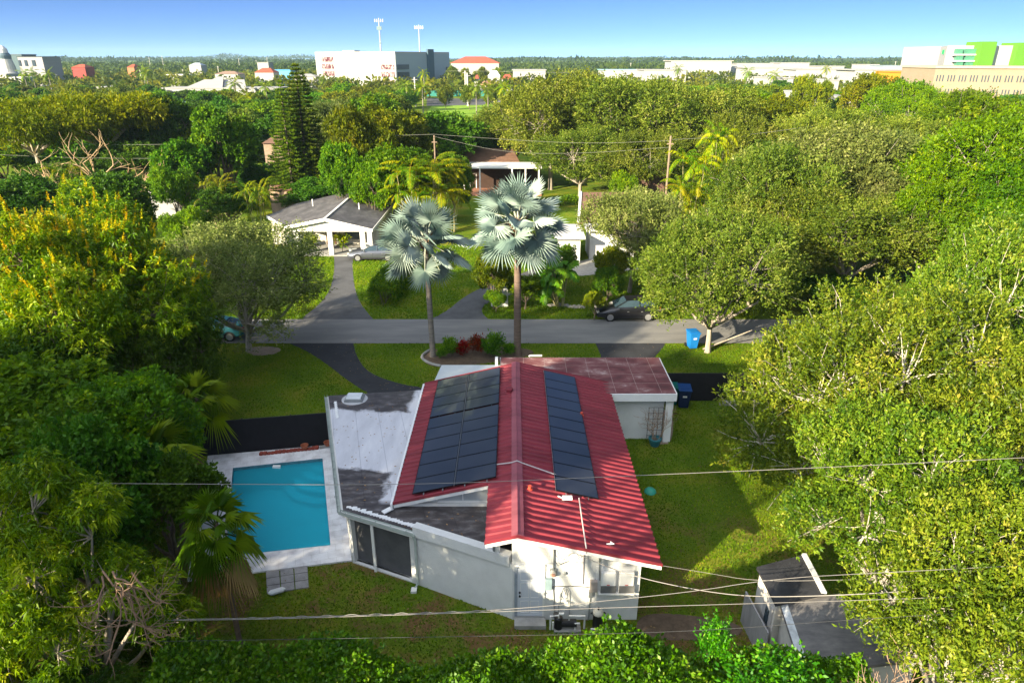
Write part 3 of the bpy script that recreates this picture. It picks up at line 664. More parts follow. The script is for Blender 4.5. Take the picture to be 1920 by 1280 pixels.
def make_tree(seed, Ht, R, cb, nl, leaf, lw, lmat, bmat, n, sub=12, flat=1.0, spread=.28, per=9, tr=.22, droop=.1, upb=.3, twigs=1, lobe_r=.42, subr=.40, up=None, fill=.12, keep=0.0, lobes=None, dead=0, sh=.45):
    """tapered trunk, curved limbs to every lobe, twigs to every clump, n leaf faces in clumps"""
    rng = np.random.default_rng(seed)
    LB = []
    if lobes is None:
        for i in range(nl):
            rr = R*.66*math.sqrt((i+.3)/nl); a = i*2.39996+rng.uniform(0,.7)
            z = cb + (Ht-cb)*(.30+.42*(1-(rr/R)**2)+rng.uniform(-.16,.10))
            r = R*lobe_r*rng.uniform(.78,1.15)
            z = min(z, Ht - r*flat*.95)
            LB.append((rr*math.cos(a), rr*math.sin(a), z, r))
    else: LB = lobes
    LB = np.array(LB); subs = []
    for i,(x,y,z,r) in enumerate(LB):
        for j in range(sub):
            d = unit(rng.normal(size=3)+np.array([0,0,.25])); f = rng.uniform(.55,.88)
            subs.append((x+d[0]*r*f, y+d[1]*r*f, z+d[2]*r*f*flat, r*subr*rng.uniform(.65,1.25), i))
    subs = np.array(subs)
    # clumps on the blobs, drop those buried deep in another lobe
    nc = n//per; w = subs[:,3]**2; idx = rng.choice(len(subs), nc*2, p=w/w.sum()); sb = subs[idx]
    d = unit(rng.normal(size=(nc*2,3))); rad = sb[:,3]*(1-.35*rng.random(nc*2)**1.5); C = sb[:,:3]+d*rad[:,None]*np.array([1,1,flat])
    depth = np.zeros(nc*2)
    for x,y,z,r in LB:
        q = (C-np.array([x,y,z]))/np.array([1,1,flat]); depth = np.maximum(depth, 1-np.linalg.norm(q,axis=1)/r)
    ok = (depth < .45) | (rng.random(nc*2) < fill); C = C[ok][:nc]; d = d[ok][:nc]; sb = sb[ok][:nc]; nc = len(C)
    cen = np.array([0,0,cb+(Ht-cb)*.35]); out = unit(unit(C-cen)*.5+d)
    cv = rng.random(nc)*.5 + rng.random(len(subs))[idx[ok][:nc]]*.35
    s = spread; sd_ = unit(out*.8+rng.normal(size=(nc,3))*.45+np.array([0,0,upb*1.3]))
    ln = sh*rng.uniform(.4,1.5,nc); u_ = np.tile(np.linspace(0,1,per),nc)
    base = np.repeat(C,per,0)+np.repeat(sd_*ln[:,None],per,0)*u_[:,None]+rng.normal(size=(nc*per,3))*(s*(1.0-.6*u_))[:,None]
    D = unit(np.repeat(sd_,per,0)*.75+rng.normal(size=(nc*per,3))*.7+np.array([0,0,upb*.5]))
    sc = rng.uniform(.7,1.25,nc*per)
    V = leaves(base, D, leaf*sc, lw*sc, rng, droop, up)
    v = np.clip(np.repeat(cv*1.1,per)+rng.normal(size=nc*per)*.07,0,1)
    crown = quads_mesh('crown', V, v, lmat)
    paths = []; th = cb*rng.uniform(.75,.95); top = np.array([rng.uniform(-.3,.3),rng.uniform(-.3,.3),th])
    paths.append(([np.array([0,0,-.1]), np.array([0,0,th*.06]), top*np.array([.4,.4,.55]), top], [tr*1.5,tr*1.1,tr*.92,tr*.85]))
    for i,(x,y,z,r) in enumerate(LB):
        pt = bend(top, (x,y,z-r*.2), rng, .12, 5); paths.append((pt, list(np.linspace(tr*.6, tr*.18, 6))))
        if twigs:
            for sx in subs[subs[:,4]==i][::1 if twigs > 1 else 2]:
                e = sx[:3]+unit(sx[:3]-LB[i,:3])*sx[3]*.75*twigs**.5
                paths.append((bend(pt[-1], e, rng, .12, 3), [tr*.17,tr*.11,tr*.07,tr*.025]))
    trunk = tubes_mesh('trunk', paths, bmat)
    return [('trunk',trunk),('crown',crown)]
def plant(kindname, meshes, label, cat, loc, s=(1,1,1), rz=0, group=None):
    o = bpy.data.objects.new(kindname, None); COL.objects.link(o); o.location = loc; o.rotation_euler = (0,0,rz); o.scale = s
    o.empty_display_size = .3; props(o, label, cat, group)
    for nm, me in meshes:
        c = bpy.data.objects.new(nm, me); COL.objects.link(c); c.parent = o
    return o
def frond_pinnate(rng, L, W, nleaf, elev, curl, az, base, lfl, lfw):
    """rachis curve + leaflets; returns quads"""
    t = np.linspace(0,1,nleaf); hz = np.array([math.cos(az), math.sin(az), 0]); side = np.array([-math.sin(az), math.cos(az), 0])
    ang = elev - curl*t; dx = np.cumsum(np.cos(ang))/nleaf*L; dz = np.cumsum(np.sin(ang))/nleaf*L
    R = base + hz*dx[:,None] + np.array([0,0,1])*dz[:,None]
    T = hz*np.cos(ang)[:,None] + np.array([0,0,1])*np.sin(ang)[:,None]
    out = []
    for sgn in (-1,1):
        ll = lfl*np.sin(np.pi*np.clip(t*.85+.12,0,1))**.6*rng.uniform(.85,1.1,nleaf)
        D = unit(T*.55+side*sgn*1.0+np.array([0,0,-.35])+rng.normal(size=(nleaf,3))*.10)
        sel = t > .12
        Nn = unit(np.cross(T,side)); sd = unit(np.cross(D, Nn)+rng.normal(size=D.shape)*.2)
        tip = R+D*ll[:,None]; tip[:,2] -= ll*.3
        mid = R+D*ll[:,None]*.4
        out.append(np.stack([R, mid+sd*lfw*.5, tip, mid-sd*lfw*.5],1)[sel])
    w = .03*W; q = []
    for i in range(nleaf-1): q.append([R[i]-side*w, R[i]+side*w, R[i+1]+side*w*.8, R[i+1]-side*w*.8])
    return np.concatenate(out), np.array(q)
def make_palm(seed, Ht, nf, FL, lmat, bmat, lfl=.6, lfw=.07, tr=.16, nleaf=26, lean=.3, emin=-.5, emax=1.4, curl=1.3, shaft=None):
    rng = np.random.default_rng(seed); top = np.array([rng.uniform(-lean,lean), rng.uniform(-lean,lean), Ht])
    Q = []; v = []
    for i in range(nf):
        e = emax-(emax-emin)*(i/(nf-1))**.9; az = i*2.39996+rng.uniform(-.25,.25)
        a,b = frond_pinnate(rng, FL*rng.uniform(.85,1.1), 1, nleaf, e, curl*rng.uniform(.8,1.2), az, top, lfl, lfw)
        Q += [a,b]; v += [np.full(len(a), rng.uniform(.2,.8)-.3*(i>nf-3))+rng.normal(size=len(a))*.08, np.full(len(b), .9)]
    crown = quads_mesh('fronds', np.concatenate(Q), np.clip(np.concatenate(v),0,1), lmat)
    path = [np.array([0,0,-.05]), np.array([top[0]*.2,top[1]*.2,Ht*.4]), top]
    return [('trunk', tubes_mesh('trunk', [(path,[tr*1.25,tr,tr*.8])], bmat, 8)), ('fronds', crown)]
def make_clump_palm(seed, ns, Hmin, Hmax, spread, lmat, bmat, nf=7, FL=2.2, lfl=.45, lfw=.06, nleaf=20, tr=.05):
    rng = np.random.default_rng(seed); Q = []; v = []; paths = []
    for k in range(ns):
        a = rng.uniform(0,6.28); r = spread*math.sqrt(rng.random()); h = rng.uniform(Hmin,Hmax)
        b0 = np.array([r*.35*math.cos(a), r*.35*math.sin(a), 0]); top = np.array([r*math.cos(a), r*math.sin(a), h])
        paths.append(([b0, (b0*.6+top*.4), top],[tr,tr*.9,tr*.7]))
        for i in range(nf):
            e = 1.35-1.4*(i/(nf-1)); az = i*2.4+rng.uniform(0,1)
            q,w = frond_pinnate(rng, FL*rng.uniform(.8,1.1), .7, nleaf, e, 1.5, az, top, lfl, lfw)
            Q += [q,w]; c = rng.uniform(.1,.9); v += [np.full(len(q),c)+rng.normal(size=len(q))*.08, np.full(len(w),.95)]
    return [('stems', tubes_mesh('stems', paths, bmat, 6)), ('fronds', quads_mesh('fronds', np.concatenate(Q), np.clip(np.concatenate(v),0,1), lmat))]
def fan_leaf(rng, c, axis, up, Rl, nseg, span, split=.5, fold=.06, droop=.15, v0=.5):
    """pleated fan blade around c; axis = direction the blade points, up = blade normal"""
    axis = unit(axis); sd = unit(np.cross(axis, up)); n = unit(np.cross(sd, axis)); q = []; vv = []
    for i in range(nseg):
        a0 = -span/2+span*i/nseg; a1 = -span/2+span*(i+1)/nseg; am = (a0+a1)/2
        def dr(a): return axis*math.cos(a)+sd*math.sin(a)
        R = Rl*(1-.10*abs(am)/(span/2))*rng.uniform(.92,1.05); cup = .18
        pm = c+dr(am)*R*split+n*(fold*Rl*.5+cup*Rl*.25); p0 = c+dr(a0)*R*split+n*(cup*Rl*.25-fold*Rl*.2); p1 = c+dr(a1)*R*split+n*(cup*Rl*.25-fold*Rl*.2)
        tw = rng.uniform(-.05,.05)
        tip = c+dr(am+tw)*R+n*(cup*Rl*.35); tip = tip-np.array([0,0,1])*droop*R*rng.uniform(.5,1.4)
        q += [[c,p0,pm,pm],[c,pm,p1,p1],[p0,tip,pm,pm],[pm,tip,p1,p1]]; s = v0+rng.uniform(-.1,.1); vv += [s-.12,s+.2,s-.12,s+.2]  # pleat shading put into the leaf colour: one half darker, one lighter
    return q, vv
def tri_mesh(name, q, v, mat):
    V = np.array(q)[:, :3]; return quads_mesh(name, V, np.array(v), mat, 3)
def make_fanpalm(seed, Ht, nl, Rl, pet, lmat, bmat, tr=.2, nseg=34, span=5.2, split=.55, emin=-.7, emax=1.35, boots=None, droop=.12, dead=0, deadmat=None, petmat=None, twist=.3):
    rng = np.random.default_rng(seed); top = np.array([0,0,Ht]); Q = []; v = []; paths = []; dq = []; dv = []
    for i in range(nl):
        f = i/(nl-1); e = emax-(emax-emin)*f**.85; az = i*2.39996+rng.uniform(-.15,.15); pl = pet*rng.uniform(.85,1.15)*(.75+.4*f)
        hz = np.array([math.cos(az), math.sin(az), 0]); dirn = hz*math.cos(e)+np.array([0,0,1])*math.sin(e)
        bpt = top+np.array([0,0,.25-.5*f])+hz*tr*.5; c = bpt+dirn*pl; c[2] -= pl*.06
        paths.append(([bpt, (bpt+c)/2+np.array([0,0,pl*.04]), c],[.045*pl/1.0,.03,.02]))
        # blade tilts outward: normal mostly up/inward
        sdv = np.array([-hz[1],hz[0],0]); up = np.array([0,0,1])*math.cos(e)-hz*math.sin(e)+rng.normal(size=3)*.18+sdv*rng.uniform(-1,1)*twist; ax = dirn*.9+hz*.25-np.array([0,0,.25])*(1-math.sin(max(e,0)))
        q,w = fan_leaf(rng, c, ax, up, Rl*rng.uniform(.82,1.12), nseg, span, split, fold=.15, droop=droop*(1+2.2*f), v0=rng.uniform(.2,.8))
        isd = dead and i >= nl-dead
        if isd: dq += q; dv += w
        else: Q += q; v += w
    out = [('trunk', tubes_mesh('trunk', [([np.array([0,0,-.1]),np.array([0,0,.5]),np.array([.0,0,Ht*.5]),top+np.array([0,0,.3])],[tr*1.35,tr*1.05,tr,tr*.9])], bmat, 12)),
           ('petioles', tubes_mesh('petioles', paths, petmat or lmat, 4)), ('fan_leaves', tri_mesh('fan_leaves', Q, v, lmat))]
    if dq: out.append(('dead_leaves', tri_mesh('dead_leaves', dq, dv, deadmat)))
    if boots:
        bp = []
        for k in range(boots[0]):
            a = k*2.4; z = Ht-boots[1]*(k/boots[0]); hz = np.array([math.cos(a),math.sin(a),0])
            l = .35+.35*rng.random(); bp.append(([np.array([0,0,z-.15])+hz*tr*.8, np.array([0,0,z+.05])+hz*(tr+.12), np.array([0,0,z+.05+l])+hz*(tr+.22+l*.4)],[.07,.055,.02]))
        out.append(('leaf_bases', tubes_mesh('leaf_bases', bp, boots[2], 5)))
    return out
def make_norfolk(seed, Ht, R, lmat, bmat, tiers=34):
    rng = np.random.default_rng(seed); P0 = []; D = []; paths = [([np.zeros(3), np.array([0,0,Ht*.5]), np.array([0,0,Ht])],[.28,.17,.03])]
    for k in range(tiers):
        f = k/(tiers-1); z = Ht*(.10+.89*f); r = R*(1-f)**.75*(.9+.25*rng.random())+.15; nb = 7
        for j in range(nb):
            a = 2*math.pi*j/nb+k*.9+rng.uniform(-.2,.2); hz = np.array([math.cos(a),math.sin(a),0]); L = r*rng.uniform(.8,1.12)
            m = max(4,int(L*13)); t = np.linspace(.12,1,m); c = np.array([0,0,z])+hz*(L*t)[:,None]+np.array([0,0,1])*((.05*L*t-.30*L*t**2+.28*L*t**3)[:,None])
            paths.append(([c[0],c[m//2],c[-1]],[.03,.02,.01]))
            for s in (-1,1):
                sd = np.array([-hz[1],hz[0],0])*s
                P0.append(c); D.append(unit(hz*.8+sd*.7+np.array([0,0,.55])+rng.normal(size=c.shape)*.25))
            P0.append(c); D.append(unit(hz*.5+np.array([0,0,.9])+rng.normal(size=c.shape)*.3))
    P0 = np.concatenate(P0); D = np.concatenate(D); V = leaves(P0, D, .42, .13, rng, 0)
    return [('trunk', tubes_mesh('trunk', paths, bmat)), ('needles', quads_mesh('needles', V, rng.random(len(V)), lmat))]
def twig_tree(rng, start, d, L, r, depth, paths, crook=.5, up=.1, kids=(2,3)):
    """bare crooked branchwork"""
    p = np.array(start, float); d = unit(np.array(d,float)); pts = [p.copy()]; k = 4
    for i in range(k):
        d = unit(d+rng.normal(size=3)*crook*.35+np.array([0,0,up])); p = p+d*L/k; pts.append(p.copy())
    paths.append((pts, list(np.linspace(r, r*.6, k+1))))
    if depth > 0:
        for j in range(rng.integers(kids[0], kids[1]+1)):
            q = pts[rng.integers(2,k+1)]; nd = unit(d+rng.normal(size=3)*crook*1.1); twig_tree(rng, q, nd, L*rng.uniform(.6,.85), r*.6, depth-1, paths, crook, up, kids)

# leaf materials (real colours)
oak_m = LEAF('oak_leaves', [(0,(.04,.07,.012)),(.35,(.10,.145,.020)),(.65,(.19,.235,.036)),(1,(.34,.34,.09))])
oak2_m = LEAF('grey_oak_leaves', [(0,(.055,.078,.020)),(.4,(.13,.165,.040)),(.7,(.23,.26,.075)),(1,(.38,.37,.16))])
ygreen_m = LEAF('yellow_green_leaves', [(0,(.030,.065,.010)),(.35,(.085,.14,.016)),(.7,(.18,.235,.028)),(1,(.33,.32,.06))], spec=.5, rough=.42)
green_m = LEAF('green_leaves', [(0, (0.04, 0.096, 0.0128)), (0.4, (0.088, 0.192, 0.0192)), (0.75, (0.176, 0.304, 0.024)), (1, (0.32, 0.4, 0.032))])
bright_m = LEAF('bright_leaves', [(0,(.035,.09,.010)),(.4,(.085,.175,.014)),(.75,(.16,.27,.018)),(1,(.30,.36,.04))])
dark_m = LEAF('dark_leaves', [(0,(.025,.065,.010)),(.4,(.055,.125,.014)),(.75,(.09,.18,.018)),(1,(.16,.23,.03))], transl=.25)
olive_m = LEAF('olive_leaves', [(0,(.05,.08,.010)),(.4,(.12,.16,.014)),(.75,(.22,.24,.02)),(1,(.34,.30,.04))])
mango_m = LEAF('mango_leaves', [(0,(.045,.10,.010)),(.35,(.12,.21,.014)),(.7,(.26,.35,.025)),(1,(.50,.50,.06))], spec=.5, rough=.35)
flower_m = LEAF('mango_flowers', [(0,(.42,.44,.03)),(.45,(.66,.54,.03)),(.8,(.72,.44,.04)),(1,(.60,.30,.08))], transl=.25, rough=.7)
hedge_m = LEAF('hedge_leaves', [(0,(.03,.10,.010)),(.4,(.065,.20,.014)),(.75,(.13,.31,.02)),(1,(.34,.48,.08))], spec=.7, rough=.33)
areca_m = LEAF('areca_fronds', [(0,(.05,.12,.01)),(.4,(.13,.21,.012)),(.75,(.28,.31,.018)),(1,(.42,.36,.04))])
palm_m = LEAF('palm_fronds', [(0, (0.056, 0.112, 0.0168)), (0.4, (0.112, 0.196, 0.0224)), (0.8, (0.21, 0.28, 0.035)), (1, (0.42, 0.364, 0.084))])
silver_m = LEAF('silver_fan', [(0,(.09,.145,.12)),(.5,(.21,.275,.24)),(1,(.40,.46,.40))], transl=.08, rough=.6, patch=.08)
thatch_m = LEAF('thatch_fan', [(0,(.06,.14,.012)),(.5,(.12,.25,.02)),(1,(.30,.40,.04))], rough=.4, spec=.5)
thatch_d = LEAF('dry_fan', [(0,(.16,.10,.05)),(.5,(.26,.17,.08)),(1,(.36,.26,.12))], transl=.1)
pine_m = LEAF('pine_needles', [(0, (0.04, 0.088, 0.016)), (0.5, (0.112, 0.184, 0.0192)), (1, (0.24, 0.288, 0.032))])
feather_m = LEAF('feathery_leaves', [(0,(.06,.11,.008)),(.4,(.15,.21,.012)),(.75,(.28,.31,.016)),(1,(.42,.40,.03))], transl=.4)
boot_m = MAT('palm_leaf_bases', (.26,.12,.06), .9, .4, 5, world=False)
palm_bark = MAT('palm_bark', (.20,.14,.11), .9, .5, 1.5, bump=.8, bscale=5, world=False, stretch=(.5,.5,7))
palm_grey = MAT('palm_grey_bark', (.25,.22,.195), .9, .5, 1.5, bump=.8, bscale=5, world=False, stretch=(.5,.5,7))
stem_m = MAT('cane_stems', (.38,.34,.16), .7, .3, 4, world=False)
petiole_m = MAT('pale_petioles', (.40,.42,.33), .6, .2, 4, world=False)
fig_bark = MAT('fig_bark', (.50,.45,.37), .9, .3, 3, world=False)
bark_twig = MAT('bare_twig_bark', (.27,.17,.11), .9, .35, 3, world=False)
# ------------------------------------------------------------------ tree prototypes and placing
PR = {}
def proto(key, fn):
    if key not in PR: PR[key] = fn()
    return PR[key]
OAK = [dict(seed=s, Ht=11, R=7, cb=3.4, nl=11, leaf=.24, lw=.12, lmat=oak_m, bmat=bark_pale, n=64000, sub=17, spread=.11, per=12, subr=.30, twigs=1.9, tr=.26, sh=.75, upb=.35) for s in (11,12,13)]
def oak(i, mat=None, key='oak'):
    k = dict(OAK[i%3]); 
    if mat: k['lmat'] = mat
    return proto((key,i%3), lambda: make_tree(**k))
def remat(meshes, key, mat):
    """same shape, other leaf colour (mesh copy)"""
    def f():
        out = []
        for nm, me in meshes:
            if nm in ('crown','fronds'):
                me = me.copy(); me.materials.clear(); me.materials.append(mat)
            out.append((nm, me))
        return out
    return proto(key, f)
def rnd(i, mat, key):   # round broad-leaf tree
    a = proto(('round',i%3), lambda: make_tree(seed=31+i%3, Ht=10, R=5, cb=2.4, nl=9, leaf=.30, lw=.17, lmat=green_m, bmat=bark, n=30000, sub=13, spread=.13, per=10, lobe_r=.44, subr=.36, twigs=1, tr=.2, fill=.15, sh=.35))
    return remat(a, ('round',i%3,key), mat)
def lo(i, mat, key):    # lighter mesh for trees beyond a hundred metres
    a = proto(('low',i%4), lambda: make_tree(seed=51+i%4, Ht=9, R=5, cb=1.8, nl=7, leaf=.6, lw=.36, lmat=green_m, bmat=bark, n=7500, sub=10, spread=.25, per=6, sh=.5, lobe_r=.46, subr=.42, twigs=0, tr=.2, fill=.2))
    return remat(a, ('low',i%4,key), mat)
def feather(key='f'):
    return proto('feather', lambda: make_tree(seed=71, Ht=9.5, R=9, cb=5.2, nl=13, leaf=.42, lw=.15, lmat=feather_m, bmat=bark_pale, n=40000, sub=13, sh=.6, flat=.34, spread=.26, per=9, lobe_r=.34, subr=.42, twigs=1, tr=.3, upb=.05, up=.6))
def dims(meshes):
    co = np.concatenate([np.array([v.co[:] for v in list(me.vertices)[::37]]) for nm,me in meshes if nm not in ('trunk','stems','petioles')])
    return np.percentile(np.hypot(co[:,0],co[:,1]),97)*2, co[:,2].max()
_dim = {}
def place(name, meshes, px, py_top, Y, wpx, label, cat='tree', rz=None, group=None, hz=None, xoff=0):
    """px = crown centre, py_top = crown top, Y = distance of the trunk, wpx = crown width"""
    key = meshes[-1][1].name
    if key not in _dim: _dim[key] = dims([x for x in meshes])
    w0, h0 = _dim[key]
    h = hz if hz else topz(py_top, Y)
    depth = Y*CT+(H-h*.6)*ST; w = wpx*depth/1280.0; X = (px-960)/1280.0*depth
    s = w/w0; sz = h/h0
    rng = random.Random(int(px*7+Y*13))
    return plant(name, meshes, label, cat, (X+xoff, Y, 0), (s,s,sz), rng.uniform(0,6.28) if rz is None else rz, group)

# --- the two silver fan palms in front of the road
for k,(px,pyb,pyc,seed,tr_,bm,lab) in enumerate(((812,668,450,5,.17,palm_grey,'silver fan palm with the slimmer grey trunk, left one of the pair'),
                                          (970,664,415,8,.22,palm_bark,'silver fan palm with the thick brown trunk and ragged leaf bases under its crown'))):
    b = G(px,pyb); hh = topz(pyc, b[1])
    ms = make_fanpalm(seed, hh, 27 if k else 24, 1.48 if k else 1.36, 1.7 if k else 1.55, silver_m, bm, tr=tr_, nseg=32, span=5.3, split=.45, emin=-.85, emax=1.4, twist=1.5, boots=(26 if k else 9, 1.9 if k else .8, boot_m), droop=.03, petmat=petiole_m)
    X = b[0]
    o = plant('silver_palm', ms, lab, 'palm', (X,b[1],0), rz=.6+k)
    # trunks lean a touch left like the photo
    o.rotation_euler = (0, -.012 if k else -.02, .6+k)
# --- pool-side thatch palms
b = G(432,1216); ms = make_fanpalm(21, 4.7, 24, 1.05, .85, thatch_m, palm_bark, tr=.10, nseg=26, span=4.2, split=.45, emin=-1.25, emax=1.3, droop=.22, dead=6, deadmat=thatch_d)
plant('thatch_palm', ms, 'slim fan palm with a skirt of dry brown leaves between the pool and the hedge', 'palm', (b[0]+.35,b[1],0), (.76,.76,1))
ms2 = make_fanpalm(22, 3.0, 16, 1.25, .9, thatch_m, palm_bark, tr=.1, nseg=26, span=3.6, split=.4, emin=-.3, emax=1.35, droop=.25)
p = P(292,880,22.5); plant('thatch_palm', ms2, 'low fan palm poking out of the dark trees left of the pool deck', 'palm', (p[0],22.5,0), (1,1,1.1))
p = P(372,765,29); plant('thatch_palm', ms2, 'dark green fan palm beside the end of the black fence on the front lawn', 'palm', (p[0],29,0), (.95,.95,.85), 1.2)

# --- big flowering mango, left
def mango_big():
    ms = make_tree(seed=81, Ht=12.4, R=7.2, cb=1.5, nl=17, leaf=.30, lw=.085, lmat=mango_m, bmat=bark, n=80000, sub=17, spread=.10, per=11, droop=.5, upb=.35, sh=.25, lobe_r=.36, subr=.34, tr=.32, fill=.2)
    rng = np.random.default_rng(5); me = ms[1][1]
    co = np.array([v.co[:] for v in list(me.vertices)[::47]])
    sel = (co[:,2] > 7.2)&(rng.random(len(co)) < np.clip((co[:,2]-6.8)/4.,0,1)*.45)&(np.sin(co[:,0]*1.9+1)*np.sin(co[:,1]*1.7)*np.cos(co[:,2]*1.3)>-.22); c = co[sel]; per = 34
    a = rng.uniform(0,1,(len(c)*per)); base = np.repeat(c,per,0)
    D0 = unit(unit(c-np.array([0,0,5.]))+np.array([0,0,1.1])); D0 = np.repeat(D0,per,0)
    spine = base + D0*(a*.55)[:,None]
    D = unit(D0*.6+rng.normal(size=spine.shape)*.7); V = leaves(spine, D, .17*(1.15-a), .05, rng)
    v = np.clip(np.repeat(rng.random(len(c)),per)*.7+rng.random(len(V))*.3,0,1)
    return ms + [('flowers', quads_mesh('flowers', V, v, flower_m))]
MG = mango_big()
place('mango_tree', MG[:2]+MG[2:], 150, 335, 32.5, 415, 'big mango tree covered in yellow flower spikes at the left edge', rz=.4)
ms = proto('darkmango', lambda: make_tree(seed=83, Ht=9, R=5.2, cb=1.0, nl=12, leaf=.30, lw=.09, lmat=mango_m, bmat=bark, n=42000, sub=14, spread=.13, per=10, droop=.5, sh=.25, lobe_r=.42, subr=.36, tr=.25, fill=.25))
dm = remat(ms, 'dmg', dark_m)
place('mango_tree', dm, 305, 560, 31.5, 200, 'shaded dark green mango right of the flowering one, by the front lawn', rz=1.0)
place('mango_tree', dm, 35, 590, 27.5, 360, 'shaded dark tree under the flowering mango at the left edge', rz=2.5)
place('broadleaf_tree', rnd(0, green_m, 'g'), 60, 705, 22.5, 420, 'layered green tree at the left edge just above the foreground mango', rz=.9)
place('broadleaf_tree', rnd(1, green_m, 'g'), 235, 700, 24.0, 250, 'green tree reaching over the left end of the black fence', rz=2.2)
place('broadleaf_tree', rnd(2, dark_m, 'd'), 300, 850, 19.5, 230, 'dark leafy tree between the low fan palm and the pool deck', rz=.2)
place('broadleaf_tree', rnd(0, dark_m, 'd'), 130, 820, 17.5, 330, 'dark tree behind the foreground mango at the left', rz=.2)
# --- foreground mango with crooked bare branches
def mango_near():
    lb = [(0,0,8.3,1.1),(-1.3,.3,7.7,1.1),(1.2,.2,7.4,1.1),(.2,-.9,7.0,1.2),(-1.9,-.5,6.2,1.1),(1.8,-.3,6.2,.9),(-.9,-1.4,5.6,1.1),(.7,-1.5,5.2,.9),(-1.9,-.9,4.6,1.0),(-1.0,-1.3,3.7,.9),(2.3,.5,5.2,.9),(.0,1.3,7.0,1.2),(-2.4,.6,6.9,1.0),(2.2,.9,4.0,.9),(-2.6,-.2,3.0,1.0)]
    ms = make_tree(seed=91, Ht=9.4, R=2.9, cb=2.5, nl=0, leaf=.21, lw=.05, lmat=mango_m, bmat=bark_pale, n=46000, sub=12, spread=.05, per=11, droop=.55, upb=.3, sh=.14, subr=.36, tr=.16, lobes=lb, twigs=1.3, fill=.1)
    rng = np.random.default_rng(3); paths = []
    for k in range(8):
        twig_tree(rng, (2.7+rng.uniform(-.3,.3),-1.3+rng.uniform(-.3,.2),7.2+rng.uniform(-.6,.3)), (.7,-.9,-.7+rng.uniform(-.5,.4)), .95, .030, 3, paths, .75, .02)
    ms.append(('bare_branches', tubes_mesh('bare_branches', paths, bark_twig, 5))); paths = []
    for k in range(5):
        twig_tree(rng, (0,-.3,2.2), (.9,-1,-.1+.1*k), 1.3, .04, 3, paths, .6, 0)
    ms.append(('bare_branches', tubes_mesh('bare_branches', paths, bark_twig, 5)))
    return ms
MN = mango_near()
X = XX(112, 13.2, 5.5); plant('mango_tree', MN, 'foreground mango with drooping sunlit leaves and a tangle of bare pinkish branches', 'tree', (X,13.2,0), (.88,.88,.98))
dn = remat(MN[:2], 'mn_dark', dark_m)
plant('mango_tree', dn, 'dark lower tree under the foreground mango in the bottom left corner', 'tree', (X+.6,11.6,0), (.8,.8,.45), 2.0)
plant('mango_tree', remat(MN[:2],'mn_l',mango_m), 'sunlit mango branches at the very left edge near the bottom corner', 'tree', (X-3.6,11.6,0), (1.0,1.0,.55), 3.0)
plant('broadleaf_tree', rnd(1, dark_m, 'd'), 'dark shrubby tree right of the foreground mango beside the fan palm trunk', 'tree', (-10.9,15.2,0), (.3,.3,.30), 1.0)

# --- street oaks
E_ = dict(OAK[0]); E_.update(seed=15, lmat=oak2_m, cb=1.5, Ht=9, R=6.9, nl=17, n=72000, leaf=.16, lw=.075, twigs=2.3, tr=.2, fill=.06, lobe_r=.34, sh=.6, spread=.09)
EO = make_tree(**E_); b = G(490,658)
plant('street_tree', EO, 'olive street tree with a dark trunk in front of the grey roofed house', 'tree', (b[0]-.8,b[1],0), (1.0,1.0,.86), .3)
F_ = dict(OAK[1]); F_.update(seed=18, lmat=oak_m, cb=1.7, Ht=8.8, R=6.4, nl=16, n=80000, leaf=.16, lw=.08, twigs=1.5, tr=.2, bmat=bark_pale, sh=.5, spread=.09, lobe_r=.36)
FO = make_tree(**F_); b = G(1309,660)
plant('street_tree', FO, 'green street tree with a pale trunk beside the blue bin', 'tree', (b[0]+.6,b[1],0), (1.0,1.0,1.0), 1.9)
m = MB(); a = G(1318,655,.1); m.tube([(a[0],a[1],.12),(a[0]+1.6,a[1]+.2,.7),(a[0]+3.0,a[1]-.1,1.5)],[.06,.05,.03],6)
single('fallen_branch', m, bark_pale, 'pale branch leaning from the foot of the street tree beside the blue bin', 'branch')
# --- big oaks across the road on the right
for px,pt,Y,w,i,mt,lab in ((1450,255,57,250,0,None,'large olive oak right of the utility pole, across the street'),
                     (1530,225,60,340,1,'g','largest grey green oak across the street at the right'),
                     (1690,245,62,320,2,'g','grey green oak between the largest one and the bright green trees at the right edge'),
                     (1188,352,53,200,2,'g','thin grey oak over the white low house across the street'),
                     (1265,440,50.5,190,1,None,'small oak with a pale trunk behind the black car'),
                     (1420,395,50,280,0,None,'spreading olive oak behind the street tree with the blue bin'),
                     (1590,360,51,300,2,None,'olive oak reaching over the road at the right')):
    ms = oak(i) if mt is None else remat(oak(i), ('oakg',i), oak2_m)
    place('oak_tree', ms, px, pt, Y, w, lab)
for px,pt,Y,w,i,lab in ((1850,195,54,330,0,'tall bright green tree at the right edge'),(1925,290,47,300,1,'bright green tree cut by the right edge of the frame below the tallest one'),(1790,330,49,240,2,'bright green tree behind the yellow green hedge trees at the right'),(1700,150,120,150,0,'leafy green tree left of the beige office block'),(1850,165,86,230,1,'green tree standing in front of the beige office block')):
    place('broadleaf_tree', proto(('brt',i%2), lambda: make_tree(seed=171+i%2, Ht=13, R=7.5, cb=2.5, nl=15, leaf=.26, lw=.12, lmat=bright_m, bmat=bark_pale, n=62000, sub=15, flat=.7, spread=.12, per=12, sh=.6, upb=.25, lobe_r=.38, subr=.32, twigs=1.4, tr=.3, fill=.1)), px, pt, Y, w, lab)
